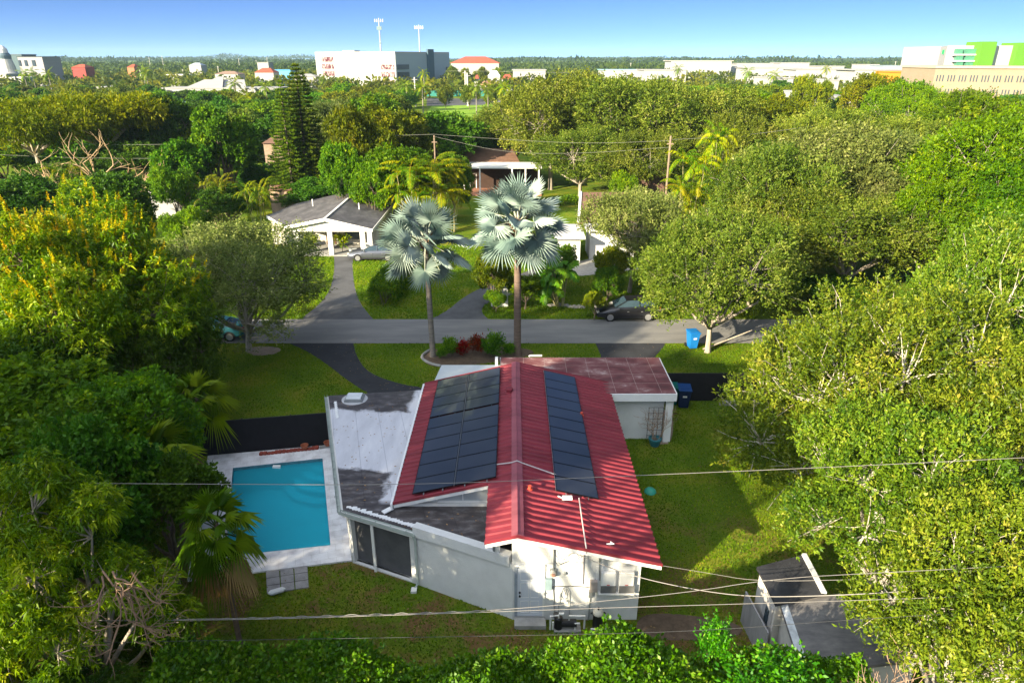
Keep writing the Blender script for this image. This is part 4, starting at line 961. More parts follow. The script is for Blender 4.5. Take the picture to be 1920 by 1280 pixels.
# --- right foreground trees
R1 = dict(seed=101, Ht=9, R=7.2, cb=.8, nl=20, leaf=.17, lw=.07, lmat=ygreen_m, bmat=fig_bark, n=150000, sub=16, spread=.075, per=12, upb=.7, sh=.55, lobe_r=.32, subr=.34, tr=.25, twigs=2.2, fill=.10)
_r = random.Random(6); _lb = []
for n__,rad,z__,r__ in ((9,5.3,2.7,2.1),(8,4.2,4.6,2.1),(6,2.7,6.3,1.9),(3,1.1,7.4,1.5)):
    for i in range(n__):
        a = 6.283*(i+_r.random()*.5)/n__+rad; q = rad*_r.uniform(.85,1.12); _lb.append((q*math.cos(a),q*math.sin(a),z__*_r.uniform(.85,1.1),r__*_r.uniform(.8,1.2)))
R1['lobes'] = _lb
RM = make_tree(**R1)
plant('fig_tree', RM, 'wide yellow green tree filling the right side behind the sheds', 'tree', (16.3,26.2,0), (1.03,1.03,1.0), .5)
plant('fig_tree', RM, 'yellow green tree rising to the right edge above the wide one', 'tree', (25.5,31.5,0), (.98,.98,1.18), 2.6)
R2 = dict(seed=103, Ht=8.7, R=4.2, cb=.8, nl=16, leaf=.16, lw=.062, lmat=ygreen_m, bmat=fig_bark, n=72000, sub=15, spread=.06, per=12, upb=.8, sh=.5, lobe_r=.36, subr=.34, tr=.18, twigs=2.2, fill=.10)
RN = make_tree(**R2)
plant('fig_tree', RN, 'near yellow green tree hanging over the shed roofs', 'tree', (12.6,18.6,0), (.95,.95,.93), 1.0)
plant('fig_tree', RN, 'nearest upright yellow green tree in the bottom right corner', 'tree', (12.3,13.8,0), (.8,.8,.88), 4.0)
plant('fig_tree', RN, 'yellow green tree at the right edge between the near and the wide one', 'tree', (18.6,20.5,0), (1.05,1.05,1.0), 2.2)
# bare shrub, bottom right
rng = np.random.default_rng(9); paths = []
for k in range(16):
    a = rng.uniform(0,6.28); twig_tree(rng, (rng.uniform(-.5,.5),rng.uniform(-.3,.3),0), (math.cos(a)*.6,math.sin(a)*.6,1.3), 1.5, .028, 3, paths, .45, .12)
b = XX(1700,12.2,3.4)
plant('bare_shrub', [('branches', tubes_mesh('branches', paths, bark_dead, 5))], 'leafless shrub with pinkish upright twigs in the bottom right foreground', 'shrub', (b,12.0,0), (1.1,.9,1.25))
# --- foreground hedge: rosettes of glossy leaves along a clipped body
def make_hedge(seed, x0, x1, y0, y1, h, nros, leaf, lw, mat, bump=.35, per=11):
    rng = np.random.default_rng(seed); X = rng.uniform(x0,x1,nros); face = rng.random(nros)
    Yy = np.where(face<.72, rng.uniform(y0,y1,nros), np.where(face<.86, y1, y0)); top = h+bump*(np.sin(X*1.7+seed)*.4+np.sin(X*.63+2*seed)*.5+np.sin(Yy*2.3+X)*.35)
    Z = np.where(face<.72, top-rng.random(nros)**2*.5, top*rng.uniform(.05,1,nros)); Z += (rng.random(nros)<.06)*rng.uniform(0,.4,nros)*(face<.72)
    C = np.stack([X,Yy,Z],1); nrm = np.where((face<.72)[:,None], np.array([0,0,1.0]), np.where((face<.86)[:,None], np.array([0,1.0,.3]), np.array([0,-1.0,.3])))
    nrm = unit(nrm+rng.normal(size=nrm.shape)*.35); base = np.repeat(C,per,0)+rng.normal(size=(nros*per,3))*leaf*.35; D = unit(np.repeat(nrm,per,0)*.8+rng.normal(size=base.shape)*.75)
    V = leaves(base, D, leaf*rng.uniform(.75,1.2,len(base)), lw, rng, .1); v = np.clip(np.repeat(rng.random(nros)*.7,per)+rng.random(len(base))*.3,0,1)
    paths = []
    for k in range(int((x1-x0)/.4)):
        x = x0+.2+k*.4; paths.append((bend((x,(y0+y1)/2,0),(x+rng.uniform(-.5,.5),rng.uniform(y0+.2,y1-.2),h*.85),rng,.08,4),[.03,.025,.02,.015,.01]))
    return [('stems', tubes_mesh('stems', paths, bark, 4)), ('foliage', quads_mesh('foliage', V, v, mat))]
HM = make_hedge(3, -9.0, 9.2, 10.4, 13.6, 3.25, 12500, .14, .078, hedge_m, .7)
o = plant('hedge', HM, 'long glossy green hedge across the bottom of the frame below the white house', 'hedge', (0,0,0))
SP = make_tree(seed=121, Ht=4.6, R=.9, cb=2.8, nl=5, leaf=.12, lw=.065, lmat=hedge_m, bmat=bark, n=2600, sub=7, spread=.07, per=10, lobe_r=.45, subr=.45, tr=.04, twigs=1)
p = P(1348,1150,13.4); plant('shrub', SP, 'tall sprout standing above the hedge between the house and the sheds', 'shrub', (p[0],13.4,0), (.55,.55,.93))
p = P(1480,1195,12.2); plant('shrub', SP, 'leafy bush top in front of the lower shed roof', 'shrub', (p[0],12.2,0), (1.2,1.2,.9), 2)
# --- trees that throw the shade over the pool: they stand left of the frame and behind the camera
plant('broadleaf_tree', rnd(0, dark_m, 'd'), 'narrow tree left of the frame near the camera', 'tree', (-13.8,5.4,0), (.38,.38,1.0))
TT2 = make_tree(seed=152, Ht=18.0, R=3.5, cb=14.2, nl=7, leaf=.28, lw=.12, lmat=dark_m, bmat=bark, n=12000, sub=10, spread=.2, per=9, tr=.25, fill=.25, flat=.55)
plant('tall_tree', TT2, 'slender tall tree left of the frame with a small high crown', 'tree', (-17.5,-2.5,0), (1,1,1))
TT = make_tree(seed=151, Ht=16.8, R=5.5, cb=12.0, nl=10, leaf=.30, lw=.12, lmat=dark_m, bmat=bark, n=26000, sub=12, spread=.25, per=9, tr=.3, fill=.25, flat=.6)
plant('tall_tree', TT, 'tall clean stemmed tree left of the frame', 'tree', (-20.5,4.0,0), (1.05,1.05,1.0))
plant('tall_tree', TT, 'tall tree farther left of the frame than the other tall ones', 'tree', (-30,10,0), (1.05,1.05,1.13), 2)
for i,(x,y,s,h) in enumerate(((-28,7.5,1.15,1.7),(-34,11,1.2,1.7),(-36,20,1.15,1.4),(-47,30,1.3,1.6),(-38,3,1.3,1.9))):
    plant('mango_tree', dm, 'dark mango in the row left of the frame', 'tree', (x,y,0), (s,s,h), i, 'mango trees left of the frame')
# ------------------------------------------------------------------ fences, bins and yard things
fence_m = MAT('black_mesh', (.012,.011,.014), .85, .3, 3)
def fence(a, b, h, lab, step=2.4):
    a = Vector(a); b = Vector(b); L = (b-a).length; d = (b-a)/L; o = thing('fence', lab, 'fence', (a.x,a.y,0))
    m = MB(); n_ = Vector((-d.y,d.x))*.012
    m.prism([tuple(a-n_),tuple(b-n_),tuple(b+n_),tuple(a+n_)], .04, h); part('screen', m, fence_m, o)
    k = max(1,round(L/step))
    for i in range(k+1):
        q = a+d*L*i/k; m = MB(); m.tube([(q.x-d.y*.05,q.y+d.x*.05,0),(q.x-d.y*.05,q.y+d.x*.05,h+.05)], .03, 8); part('post', m, dark_metal, o)
    m = MB(); m.tube([(a.x-d.y*.05,a.y+d.x*.05,h-.02),(b.x-d.y*.05,b.y+d.x*.05,h-.02)], .022, 6); part('rail', m, dark_metal, o)
    return o
a = G(372,857); b = G(640,834); fence((a[0],a[1]+.05),(b[0],b[1]+.05),1.82,'black screen fence behind the pool deck')
fence((8.0,33.9),(17.5,33.9),1.72,'black screen fence right of the garage')
m = MB(); p = G(1363,755); m.box(p[0]-.5,p[0]+1.6,p[1]-.35,p[1]-.1,.003,.22); single('concrete_curb', m, concrete, 'short concrete kerb at the foot of the fence right of the garage', 'kerb')
def bin_(px, py, lab, body, lid, rz=0, tall=1.08):
    p = G(px,py); o = thing('wheelie_bin', lab, 'bin', p, rz); o.scale = (1.12,1.12,1.12); m = MB()
    vs = []
    for z,w,d in ((.06,.22,.24),(.95,.29,.36),(1.0,.31,.38)):
        vs += [(-w,-d,z),(w,-d,z),(w,d,z),(-w,d,z)]
    fs = [(3,2,1,0)]
    for i in range(2):
        for k in range(4): fs.append((i*4+k,i*4+(k+1)%4,(i+1)*4+(k+1)%4,(i+1)*4+k))
    fs.append((8,9,10,11)); m.add(vs, fs); part('body', m, body, o, local=True, bevel=.02)
    m = MB(); m.slab([(-.32,-.41,1.01),(.32,-.41,1.01),(.32,.40,1.03),(-.32,.40,1.03)],(0,0,.05)); m.box(-.24,.24,-.25,.2,1.061,1.09); l_ = part('lid', m, lid, o, local=True, bevel=.015)
    m = MB(); m.tube([(-.28,.43,.98),(.28,.43,.98)],.02,8); part('handle', m, lid, o, local=True)
    for s in (-1,1):
        m = MB(); m.tube([(s*.25,.30,.12),(s*.31,.30,.12)],.12,14); part('wheel', m, black_plastic, o, local=True)
    m = MB(); m.box(-.12,.12,-.352,-.345,.66,.76) if False else m.poly([(-.10,-.345,.66),(.10,-.345,.66),(.10,-.36,.76),(-.10,-.36,.76)]); part('sticker', m, white, o, local=True)
    return o
blue_p = MAT('blue_plastic', (.01,.16,.48), .45, .1, 4); navy_p = MAT('navy_plastic', (.01,.022,.075), .45, .2, 4); green_p = MAT('green_plastic',(.005,.11,.09),.5,.1,4)
bin_(1297,652,'bright blue wheeled bin on the grass beside the street tree',blue_p,blue_p,.15)
bin_(1280,762,'dark navy wheeled bin beside the garage in front of the fence',navy_p,MAT('navy_lid',(.012,.05,.17),.4,.1,4),-.1)
bin_(1257,757,'dark green wheeled bin tucked against the garage corner',green_p,green_p,0)
# trellis with pot
tp = P(1228,800,29.45); b = (tp[0],29.45,0)
o = thing('plant_pot', 'blue green pot in front of the garage wall at the foot of the trellis', 'plant pot', (b[0],29.2,0))
m = MB(); m.lathe((b[0],29.2,.003), [(.2,0),(.3,.3),(.33,.36),(.33,.42),(.28,.42),(.26,.36),(.0,.36)], 16, cap=False); part('pot', m, MAT('glazed_pot',(.03,.16,.19),.35,.2,5), o, smooth=False)
m = MB(); m.lathe((b[0],29.2,.003), [(.27,.35),(0,.37)], 16, cap=False); part('soil', m, mulch, o)
o = thing('trellis', 'grey wire trellis standing against the white garage wall', 'trellis', (b[0],29.45,0))
m = MB()
for i in range(4): m.tube([(b[0]-.35+i*.235,29.5,.25),(b[0]-.35+i*.235,29.5,1.95)],.013,5)
for j in range(6): m.tube([(b[0]-.38,29.5,.4+j*.31),(b[0]+.38,29.5,.4+j*.31)],.013,5)
part('frame', m, dark_metal, o)
rng = np.random.default_rng(44); paths = []
for k in range(7): twig_tree(rng, (rng.uniform(-.2,.2),0,.36), (rng.uniform(-.25,.25),.15,1.4), .95, .022, 3, paths, .55, .1)
plant('climbing_plant', [('stems', tubes_mesh('stems', paths, bark_dead, 4))], 'bare brown climber growing up the trellis on the garage wall', 'plant', (b[0],29.2,0), (.9,.5,.9))
rng = np.random.default_rng(45); Q = []; 
for k in range(14):
    a = rng.uniform(0,6.28); base = np.array([[0,0,.02]]); D = unit(np.array([[math.cos(a),math.sin(a),rng.uniform(.2,1.2)]])); Q.append(leaves(base, D, rng.uniform(.6,1.0), .10, rng, .4))
p = G(1262,790); plant('dry_plant', [('leaves', quads_mesh('leaves', np.concatenate(Q), rng.random(14), thatch_d))], 'dry strappy plant at the garage corner by the navy bin', 'plant', (p[0]-.1,p[1]+.6,0))
p = G(1219,922); m = MB(); m.lathe((p[0],p[1],.003), [(.27,0),(.25,.08),(.17,.16),(.06,.19),(0,.195)], 20, cap=False); single('dome_cover', m, MAT('teal_dome',(.05,.36,.26),.4,.15,4), 'small teal dome lying on the shaded lawn right of the red roof', 'dome', smooth=True)  # teal domed valve cover on the lawn
# bricks, pots along the fence
m = MB(); a = Vector(G(487,851,.1)); b = Vector(G(598,839,.1)); rr = random.Random(2)
for i in range(16):
    q = a+(b-a)*((i+.5)/16); w = (b-a).length/16*.46; h = .14+rr.random()*.06; m.box(q.x-w,q.x+w,q.y-.12,q.y+.08,.075,h)
single('brick_row', m, MAT('red_brick',(.28,.06,.04),.85,.4,6,bump=.4), 'low row of red bricks along the back edge of the pool deck under the fence', 'bricks', bevel=.01)
m = MB(); a = Vector(G(600,840,.08)); b = Vector(G(628,835,.08)); m.beam((a.x,a.y,.13),(b.x,b.y,.13),.14,.10); single('timber_edging', m, concrete, 'pale edging piece beside the terracotta pots under the fence', 'edging')
for px,py,lab in ((573,840,'terracotta pot lying on the brick row by the fence'),(616,835,'small rusty pot near the corner of the flat roof under the fence')):
    p = G(px,py,.1); m = MB(); m.lathe((p[0],p[1]-.1,.155 if px<600 else .185), [(.12,0),(.19,.16),(.19,.20),(.15,.20),(.10,.05),(0,.05)], 14, cap=False); single('terracotta_pot', m, MAT('terracotta',(.33,.10,.05),.8,.3,6), lab, 'pot')
# croton bed
red_m = LEAF('red_croton', [(0,(.05,.06,.01)),(.25,(.12,.015,.01)),(.6,(.27,.015,.012)),(1,(.36,.05,.02))], transl=.2)
cr = make_tree(seed=131, Ht=1.3, R=.75, cb=.25, nl=6, leaf=.28, lw=.075, lmat=red_m, bmat=bark, n=1500, sub=7, spread=.10, per=9, lobe_r=.45, subr=.4, tr=.03, twigs=1, upb=.8)
gr = remat(cr, 'crgreen', green_m)
for px,py,s,mm,lab in ((868,668,.6,cr,'left red leaved shrub in the bed between the silver palms'),(897,666,.75,cr,'right red leaved shrub in the bed between the silver palms'),(845,668,.7,gr,'low green shrub at the left of the red leaved pair'),(925,670,.9,gr,'dark green shrub at the right of the red leaved pair'),(830,672,.45,gr,'tiny green shrub by the foot of the slimmer silver palm'),(955,668,.5,gr,'small green shrub by the foot of the thicker silver palm')):
    p = G(px,py); plant('shrub', mm, lab, 'shrub', (p[0],p[1],0), (s,s,s), px)
# ------------------------------------------------------------------ sheds
o = thing('shed', 'small shed with a black flat roof and white edges beside the near yellow green tree', 'shed', (8,19,0))
z1 = 2.35
a,b,c,d = [Vector(G(px,py,z1)[:2]) for px,py in ((1419,1062),(1507,1039),(1545,1112),(1455,1132))]
fr = [tuple(a),tuple(b),tuple(c),tuple(d)]
m = MB(); m.prism(fr, z1-.1, z1); part('roof', m, MAT('black_felt',(.035,.035,.04),.7,.5,1.5,bump=.2), o)
m = MB(); ins = [tuple(Vector(q)+((a+c)/2-Vector(q)).normalized()*.12) for q in fr]; m.prism(ins, 0, z1-.101); part('wall', m, MAT('shed_wall',(.62,.58,.53),.7,.15,3), o)
m = MB(); m.beam((*b,z1+.02),(*c,z1+.02),.16,.07); part('roof_edge', m, MAT('peeling_white',(.62,.62,.62),.7,.3,4), o)
m = MB(); q0 = Vector(ins[0]); q1 = Vector(ins[3]); e0 = q0+(q1-q0)*.45; e1 = q0+(q1-q0)*.92; nn = Vector(((q1-q0).y,-(q1-q0).x)).normalized()
if nn.x > 0: nn = -nn
m.prism([tuple(e0),tuple(e1),tuple(e1+nn*.04),tuple(e0+nn*.04)], .05, 1.95); dr_ = part('door', m, MAT('shed_door',(.45,.43,.42),.6,.2,3), o)
e2 = q0+(q1-q0)*.62; e3 = q0+(q1-q0)*.8; m = MB(); m.prism([tuple(e2+nn*.042),tuple(e3+nn*.042),tuple(e3+nn*.055),tuple(e2+nn*.055)], 1.1, 1.7); part('pane', m, glass_dark, dr_)
o2 = thing('shed', 'low grey roofed lean-to in the foreground below the black roofed shed', 'shed', (9,16,0))
z2 = 2.15
q = [Vector(G(px,py,z2)[:2]) for px,py in ((1462,1130),(1575,1112),(1730,1235),(1478,1210))]
q[3] = Vector(G(1505,1262,z2)[:2]); SHEDP = [tuple(x) for x in q]
m = MB(); m.prism([tuple(x) for x in q], z2-.1, z2); part('roof', m, MAT('worn_grey_felt',(.16,.15,.15),.75,.35,1.4,stops=[(.3,(.10,.095,.10)),(.55,(.17,.16,.16)),(.72,(.24,.23,.22)),(.85,(.45,.44,.43))],bump=.2,stretch=(1,2,1)), o2)
m = MB(); cq = sum(q, Vector((0,0)))/4; m.prism([tuple(x+(cq-x).normalized()*.12) for x in q], 0, z2-.101); part('wall', m, MAT('shed_wall2',(.55,.53,.5),.75,.2,3), o2)
m = MB(); A_, D_ = q[0], q[3]; m.beam((*(A_+(D_-A_)*.0+Vector((.12,0))),z2+.006),(*(A_+(D_-A_)*.95+Vector((.12,0))),z2+.006),.22,.012); part('white_paint_strip', m, MAT('peel',(.58,.6,.63),.6,.35,5), o2)
# leaning gate/board by the shed
p0 = Vector(G(1398,1112,1.2)); p1 = Vector(G(1440,1190,1.2)); m = MB(); dd = (p1-p0); m.beam((p0.x,p0.y,.65),(p1.x,p1.y,.65),.05,1.3)
single('board_fence', m, MAT('weathered_board',(.30,.29,.29),.8,.3,4,stretch=(1,1,.2)), 'weathered low board panel standing left of the sheds', 'fence')

# ------------------------------------------------------------------ cars
def car(lab, loc, rz, paint, L=4.7, Wd=1.82, hood=.90, roof=1.42, suv=0, cat='car'):
    """x runs from nose (-) to tail (+)"""
    o = thing('parked_car', lab, cat, loc, rz)
    hl = L/2; gb = .22+.05*suv
    # lower body loft
    st = [(-hl,.42,.62,.72),(-hl+.12,.30,.70,.86),(-hl+.6,.24,.76+.06*suv,.95),(-hl+1.25,.24,hood-.02+.06*suv,1),(-hl+1.55,.24,hood+.05+.06*suv,1),(0,.24,hood+.07+.07*suv,1),(hl-1.1,.24,hood+.10+.1*suv,1),(hl-.55,.26,hood+.11+.12*suv,.97),(hl-.12,.34,hood+.06+.1*suv,.88),(hl,.45,hood-.12+.1*suv,.80)]
    m = MB(); w = Wd/2; vs = []; 
    for x,zb,zt,f in st:
        y = w*f; zm = (zb+zt)*.5
        vs += [(x,-y*.90,zb),(x,-y,zb+.12),(x,-y,zm),(x,-y*.97,zt-.10),(x,-y*.86,zt),(x,0,zt+.025),(x,y*.86,zt),(x,y*.97,zt-.10),(x,y,zm),(x,y,zb+.12),(x,y*.90,zb)]
    n = 11; fs = [(i*n+k,i*n+k+1,(i+1)*n+k+1,(i+1)*n+k) for i in range(len(st)-1) for k in range(n-1)]
    fs += [tuple(range(n))[::-1], tuple(range((len(st)-1)*n, len(st)*n))] + [((i)*n,(i+1)*n,(i+1)*n+n-1,i*n+n-1) for i in range(len(st)-1)]
    m.add(vs, fs); body = part('body', m, paint, o, local=True, smooth=True)
    # cabin: glass house + roof skin
    zb = hood+.03+.07*suv; c = [(-hl+1.35,zb,.80),(-hl+2.15,roof-.05,.64),(-hl+2.6,roof,.64),(hl-1.75 if not suv else hl-1.1,roof-.01,.64),(hl-1.25 if not suv else hl-.6,roof-.13,.63),(hl-.55 if not suv else hl-.25,zb+.06,.76)]
    m = MB(); vs = []
    for x,z,f in c: vs += [(x,-w*f,z),(x,w*f,z)]
    low = [(c[0][0],-w*.86,zb-.02),(c[0][0],w*.86,zb-.02),(c[-1][0],-w*.86,zb-.02),(c[-1][0],w*.86,zb-.02)]
    vs += low; k = len(c); L0 = 2*k
    fs = [(2*i,2*i+1,2*i+3,2*i+2) for i in range(k-1)] + [tuple([L0]+[2*i for i in range(k)]+[L0+2]), tuple([L0+1]+[2*i+1 for i in range(k)]+[L0+3])[::-1]]
    m.add(vs, fs); part('windows', m, glass_dark, o, local=True)
    m = MB(); rt = c[1:5]; vs = []
    for x,z,f in rt: vs += [(x,-w*f-.012,z+.012),(x,0,z+.04),(x,w*f+.012,z+.012)]
    fs = [(3*i+j,3*i+j+1,3*i+j+4,3*i+j+3) for i in range(len(rt)-1) for j in range(2)]; m.add(vs, fs); part('roof', m, paint, o, local=True, smooth=True)
    m = MB()
    for s in (-1,1):
        for i in (0,4): 
            a_ = c[i]; b_ = c[i+1]; m.beam((a_[0],s*(w*a_[2]+.01),a_[1]),(b_[0],s*(w*b_[2]+.01),b_[1]),.06,.05)
        xm = (c[2][0]+c[3][0])/2; m.beam((xm,s*(w*.64+.012),roof),(xm+.02,s*(w*.86),zb),.05,.07)
    part('pillars', m, paint, o, local=True)
    wb = L*.585/2
    for sx in (-1,1):
        for sy in (-1,1):
            x = sx*wb+.02; m = MB(); y = sy*(w-.10); 
            wr = part('wheel', MB().tube([(x,y-.10,.33),(x,y+.10,.33)],.30,20), black_plastic, o, local=True)
            m.tube([(x,y-.11,.33),(x,y+.11,.33)],.335,24); part('tyre', m, MAT_TYRE, wr, local=True)
            m = MB(); yy = y+sy*.112; m.tube([(x,yy,.33),(x,yy+sy*.008,.33)],.23,20)
            part('rim', m, MAT_RIM, wr, local=True)
            m = MB()
            for q in range(7): t = q*2*math.pi/7; m.beam((x,yy+sy*.014,.33),(x+.21*math.cos(t),yy+sy*.014,.33+.21*math.sin(t)),.012,.045,(0,1,0))
            part('spoke', m, MAT_RIM, wr, local=True) if False else None
            # dark arch
            m = MB(); m.tube([(x,sy*(w-.30),.34),(x,sy*(w+.004),.34)],.37,20); part('wheel_arch', m, black_plastic, o, local=True)
    for s in (-1,1):
        m = MB(); m.box(-hl+.03,-hl+.22,s*w*.62-.16,s*w*.62+.16,.60,.73); part('headlight', m, MAT_LAMP, o, local=True, bevel=.03)
        m = MB(); m.box(hl-.22,hl-.02,s*w*.68-.14,s*w*.68+.14,hood-.12+.08*suv,hood+.02+.08*suv); part('tail_light', m, MAT_TAIL, o, local=True, bevel=.02)
        m = MB(); m.box(-hl+1.62,-hl+1.76,s*(w+.05)-.07,s*(w+.05)+.07,hood+.02,hood+.14); part('mirror', m, paint, o, local=True, bevel=.03)
        m = MB()
        for xd in (-.15,.85): m.box(xd,xd+.14,s*(w+.006)-.012,s*(w+.006)+.012,hood-.16,hood-.13)
        part('door_handle', m, MAT_RIM, o, local=True)
        m = MB()
        for xd in (-.95,.0,1.0): m.box(xd-.006,xd+.006,s*(w+.001)-.003,s*(w+.001)+.003,.36,hood-.1)
        m.box(-hl+.9,hl-.8,s*w*.99-.02,s*w*.99+.014,.22,.29); part('door_seam', m, dark_metal, o, local=True)
    m = MB(); m.box(-hl-.012,-hl+.05,-.45,.45,.42,.56); part('grille', m, dark_metal, o, local=True)
    return o
MAT_TYRE = MAT('tyre', (.02,.02,.02), .9); MAT_RIM = MAT('alloy_rim', (.42,.42,.43), .35, .1, 3, metal=.6); MAT_LAMP = MAT('headlamp', (.7,.68,.6), .15, .05, 3); MAT_TAIL = MAT('tail_lamp', (.35,.01,.01), .2)
def paintm(n, c, metal=.4): return MAT(n, c, .28, .05, 2, metal=metal, spec=.5, coat=.6)
p0 = G(1142,603); p1 = G(1213,600); cx = (p0[0]+p1[0])/2
car('black hatchback parked on the street at the far kerb under the oak', (cx,p0[1]+.9,.012), .02, paintm('black_paint',(.012,.012,.016),.2), L=4.7, roof=1.50, suv=1)
p0 = G(673,490); p1 = G(725,488); cx = (p0[0]+p1[0])/2
car('silver grey sedan parked on the lawn in front of the grey roofed house', (cx,p0[1]+.9,0), .03, paintm('silver_paint',(.12,.13,.16),.5), L=4.8, roof=1.42)
p0 = G(430,641); car('teal sedan at the near kerb half hidden by the dark mango', (p0[0]-1.35,p0[1]+.9,.012), math.radians(2), paintm('teal_paint',(.03,.16,.20),.4), L=4.6, roof=1.36)

# ------------------------------------------------------------------ wires and poles near the camera
wire_m = MAT('wire', (.24,.22,.20), .5, .1, 3)
def wire(px, Y, r, lab, mat=wire_m, grp=None, it=3):
    pts = [Vector(P(a,b,Y if not isinstance(Y,(list,tuple)) else Y[i])) for i,(a,b) in enumerate(px)]
    for _ in range(it):
        q = [pts[0]]
        for a,b in zip(pts,pts[1:]): q += [a*.75+b*.25, a*.25+b*.75]
        pts = q+[pts[-1]]
    m = MB(); m.tube(pts, r, 6); return single('power_line', m, mat, lab, 'cable')
wire([(-300,902),(350,907),(780,909),(1170,892),(1640,872),(2300,838)], 14, .007, 'thin pale wire crossing over the pool and the solar panels')
wire([(-300,1165),(370,1161),(700,1152),(940,1144),(1280,1112),(1450,1084),(1650,1073),(2300,1040)], 13.2, .0075, 'upper wire of the twisted pair above the hedge, rising over the shed')
wire([(-300,1164),(380,1163),(700,1154),(1100,1140),(1300,1134),(1640,1124),(2300,1100)], 13.1, .0075, 'lower wire of the pair above the hedge, running level to the sheds')
rr = random.Random(8); m = MB(); a = Vector(P(420,1160,13.15)); b = Vector(P(940,1144,13.15))
pts = []
for i in range(160):
    t = i/159; q = a+(b-a)*t; pts.append(q+Vector((0,math.cos(t*70)*.02,math.sin(t*70)*.022)))
m.tube(pts, .006, 5); single('power_line', m, wire_m, 'wrapping strand twisted round the pair of wires left of the door', 'cable')
wire([(-300,1212),(330,1201),(900,1192),(1300,1184),(1600,1160),(2300,1120)], 12.8, .006, 'thin dark wire just above the hedge tops', cd)
wire([(1066,1031),(1100,1046),(1180,1078),(1300,1105),(1410,1119),(1560,1116),(1700,1108)], [17.5,17.3,17,16,15,14,13.5], .012, 'thick service cable sagging from the gable wall to the right', wire_m)
wire([(1236,1059),(1330,1074),(1420,1090),(1640,1085)], [17.4,17.0,16.5,15.0], .006, 'fine wire running right from the red roof corner', wire_m)

# ------------------------------------------------------------------ grass blades and fallen leaves
def inside(px, py, poly):
    c = np.zeros(len(px), bool); n = len(poly); j = n-1
    for i in range(n):
        xi, yi = poly[i]; xj, yj = poly[j]
        if yi != yj: c ^= ((yi > py) != (yj > py)) & (px < (xj-xi)*(py-yi)/(yj-yi)+xi)
        j = i
    return c
NOGO = [p for p in POLYS] + [dk, FR, [(-.2,17.8),(4.3,17.8),(4.3,30),(-.2,30)], [(-4.0,30),(7.6,30),(7.6,33.3),(-4,33.3)], fr, SHEDP, SLABP, [(-25,64),(-13.3,64),(-13.3,79),(-25,79)]]
rng = np.random.default_rng(31)
def scatter(n, x0, x1, y0, y1, nogo):
    X = rng.uniform(x0,x1,n); Y_ = rng.uniform(y0,y1,n); ok = np.ones(n,bool)
    for p in nogo: ok &= ~inside(X, Y_, p)
    return X[ok], Y_[ok]
X1, Y1_ = scatter(230000, -19, 18, 15, 43, NOGO); X2, Y2_ = scatter(110000, -26, 18, 46, 68, NOGO)
X = np.concatenate([X1,X2]); Yv = np.concatenate([Y1_,Y2_]); sc = np.concatenate([np.full(len(X1),1.0),np.full(len(X2),1.5)])
P0 = np.stack([X,Yv,np.full(len(X),-.01)],1); D = unit(rng.normal(size=P0.shape)*np.array([.55,.55,.2])+np.array([0,0,.8]))
V = leaves(P0, D, .085*sc*rng.uniform(.5,1.4,len(X)), .045*sc, rng)
tt = np.sin(X*.9+1.3*np.sin(Yv*.5))*np.cos(Yv*.8+np.sin(X*.6)); v = np.clip(.38+.22*tt+rng.normal(size=len(X))*.17,0,1)
grass_m = LEAF('grass_blades', [(0,(.05,.10,.010)),(.35,(.10,.18,.012)),(.65,(.19,.26,.016)),(.85,(.30,.29,.04)),(1,(.34,.24,.09))], patch=.12, transl=.35)
o = bpy.data.objects.new('grass', quads_mesh('grass', V, v, grass_m)); COL.objects.link(o); props(o, 'short lawn grass growing round the house and across the street', 'grass', None, 'stuff')
X, Yv = scatter(2600, -19, 17, 15.5, 43, [dk, FR, [(-.2,17.8),(4.3,17.8),(4.3,30),(-.2,30)], [(-4,30),(7.6,30),(7.6,33.3),(-4,33.3)]])
P0 = np.stack([X,Yv,np.full(len(X),.05)],1); D = unit(rng.normal(size=P0.shape)*np.array([1,1,.15])); V = leaves(P0, D, rng.uniform(.06,.13,len(X)), .05, rng, 0, .9)
o = bpy.data.objects.new('fallen_leaves', quads_mesh('fallen_leaves', V, rng.random(len(X)), thatch_d)); COL.objects.link(o); props(o, 'scattered dry leaves on the lawns and driveways', 'leaves', None, 'stuff')
X, Yv = scatter(260, -8.5, -1, 19, 29.5, [[(-4.4,20.5),(.2,20.5),(.2,30),(-4.4,30)]]); ok = inside(X, Yv, FR); X, Yv = X[ok], Yv[ok]
P0 = np.stack([X,Yv,np.full(len(X),2.51)],1); D = unit(rng.normal(size=P0.shape)*np.array([1,1,.08])); V = leaves(P0, D, rng.uniform(.06,.13,len(X)), .05, rng, 0, .9)
o = bpy.data.objects.new('fallen_leaves', quads_mesh('fallen_leaves', V, rng.random(len(X)), thatch_d)); COL.objects.link(o); props(o, 'dry leaves lying on the flat roof beside the red metal one', 'leaves', None, 'stuff')
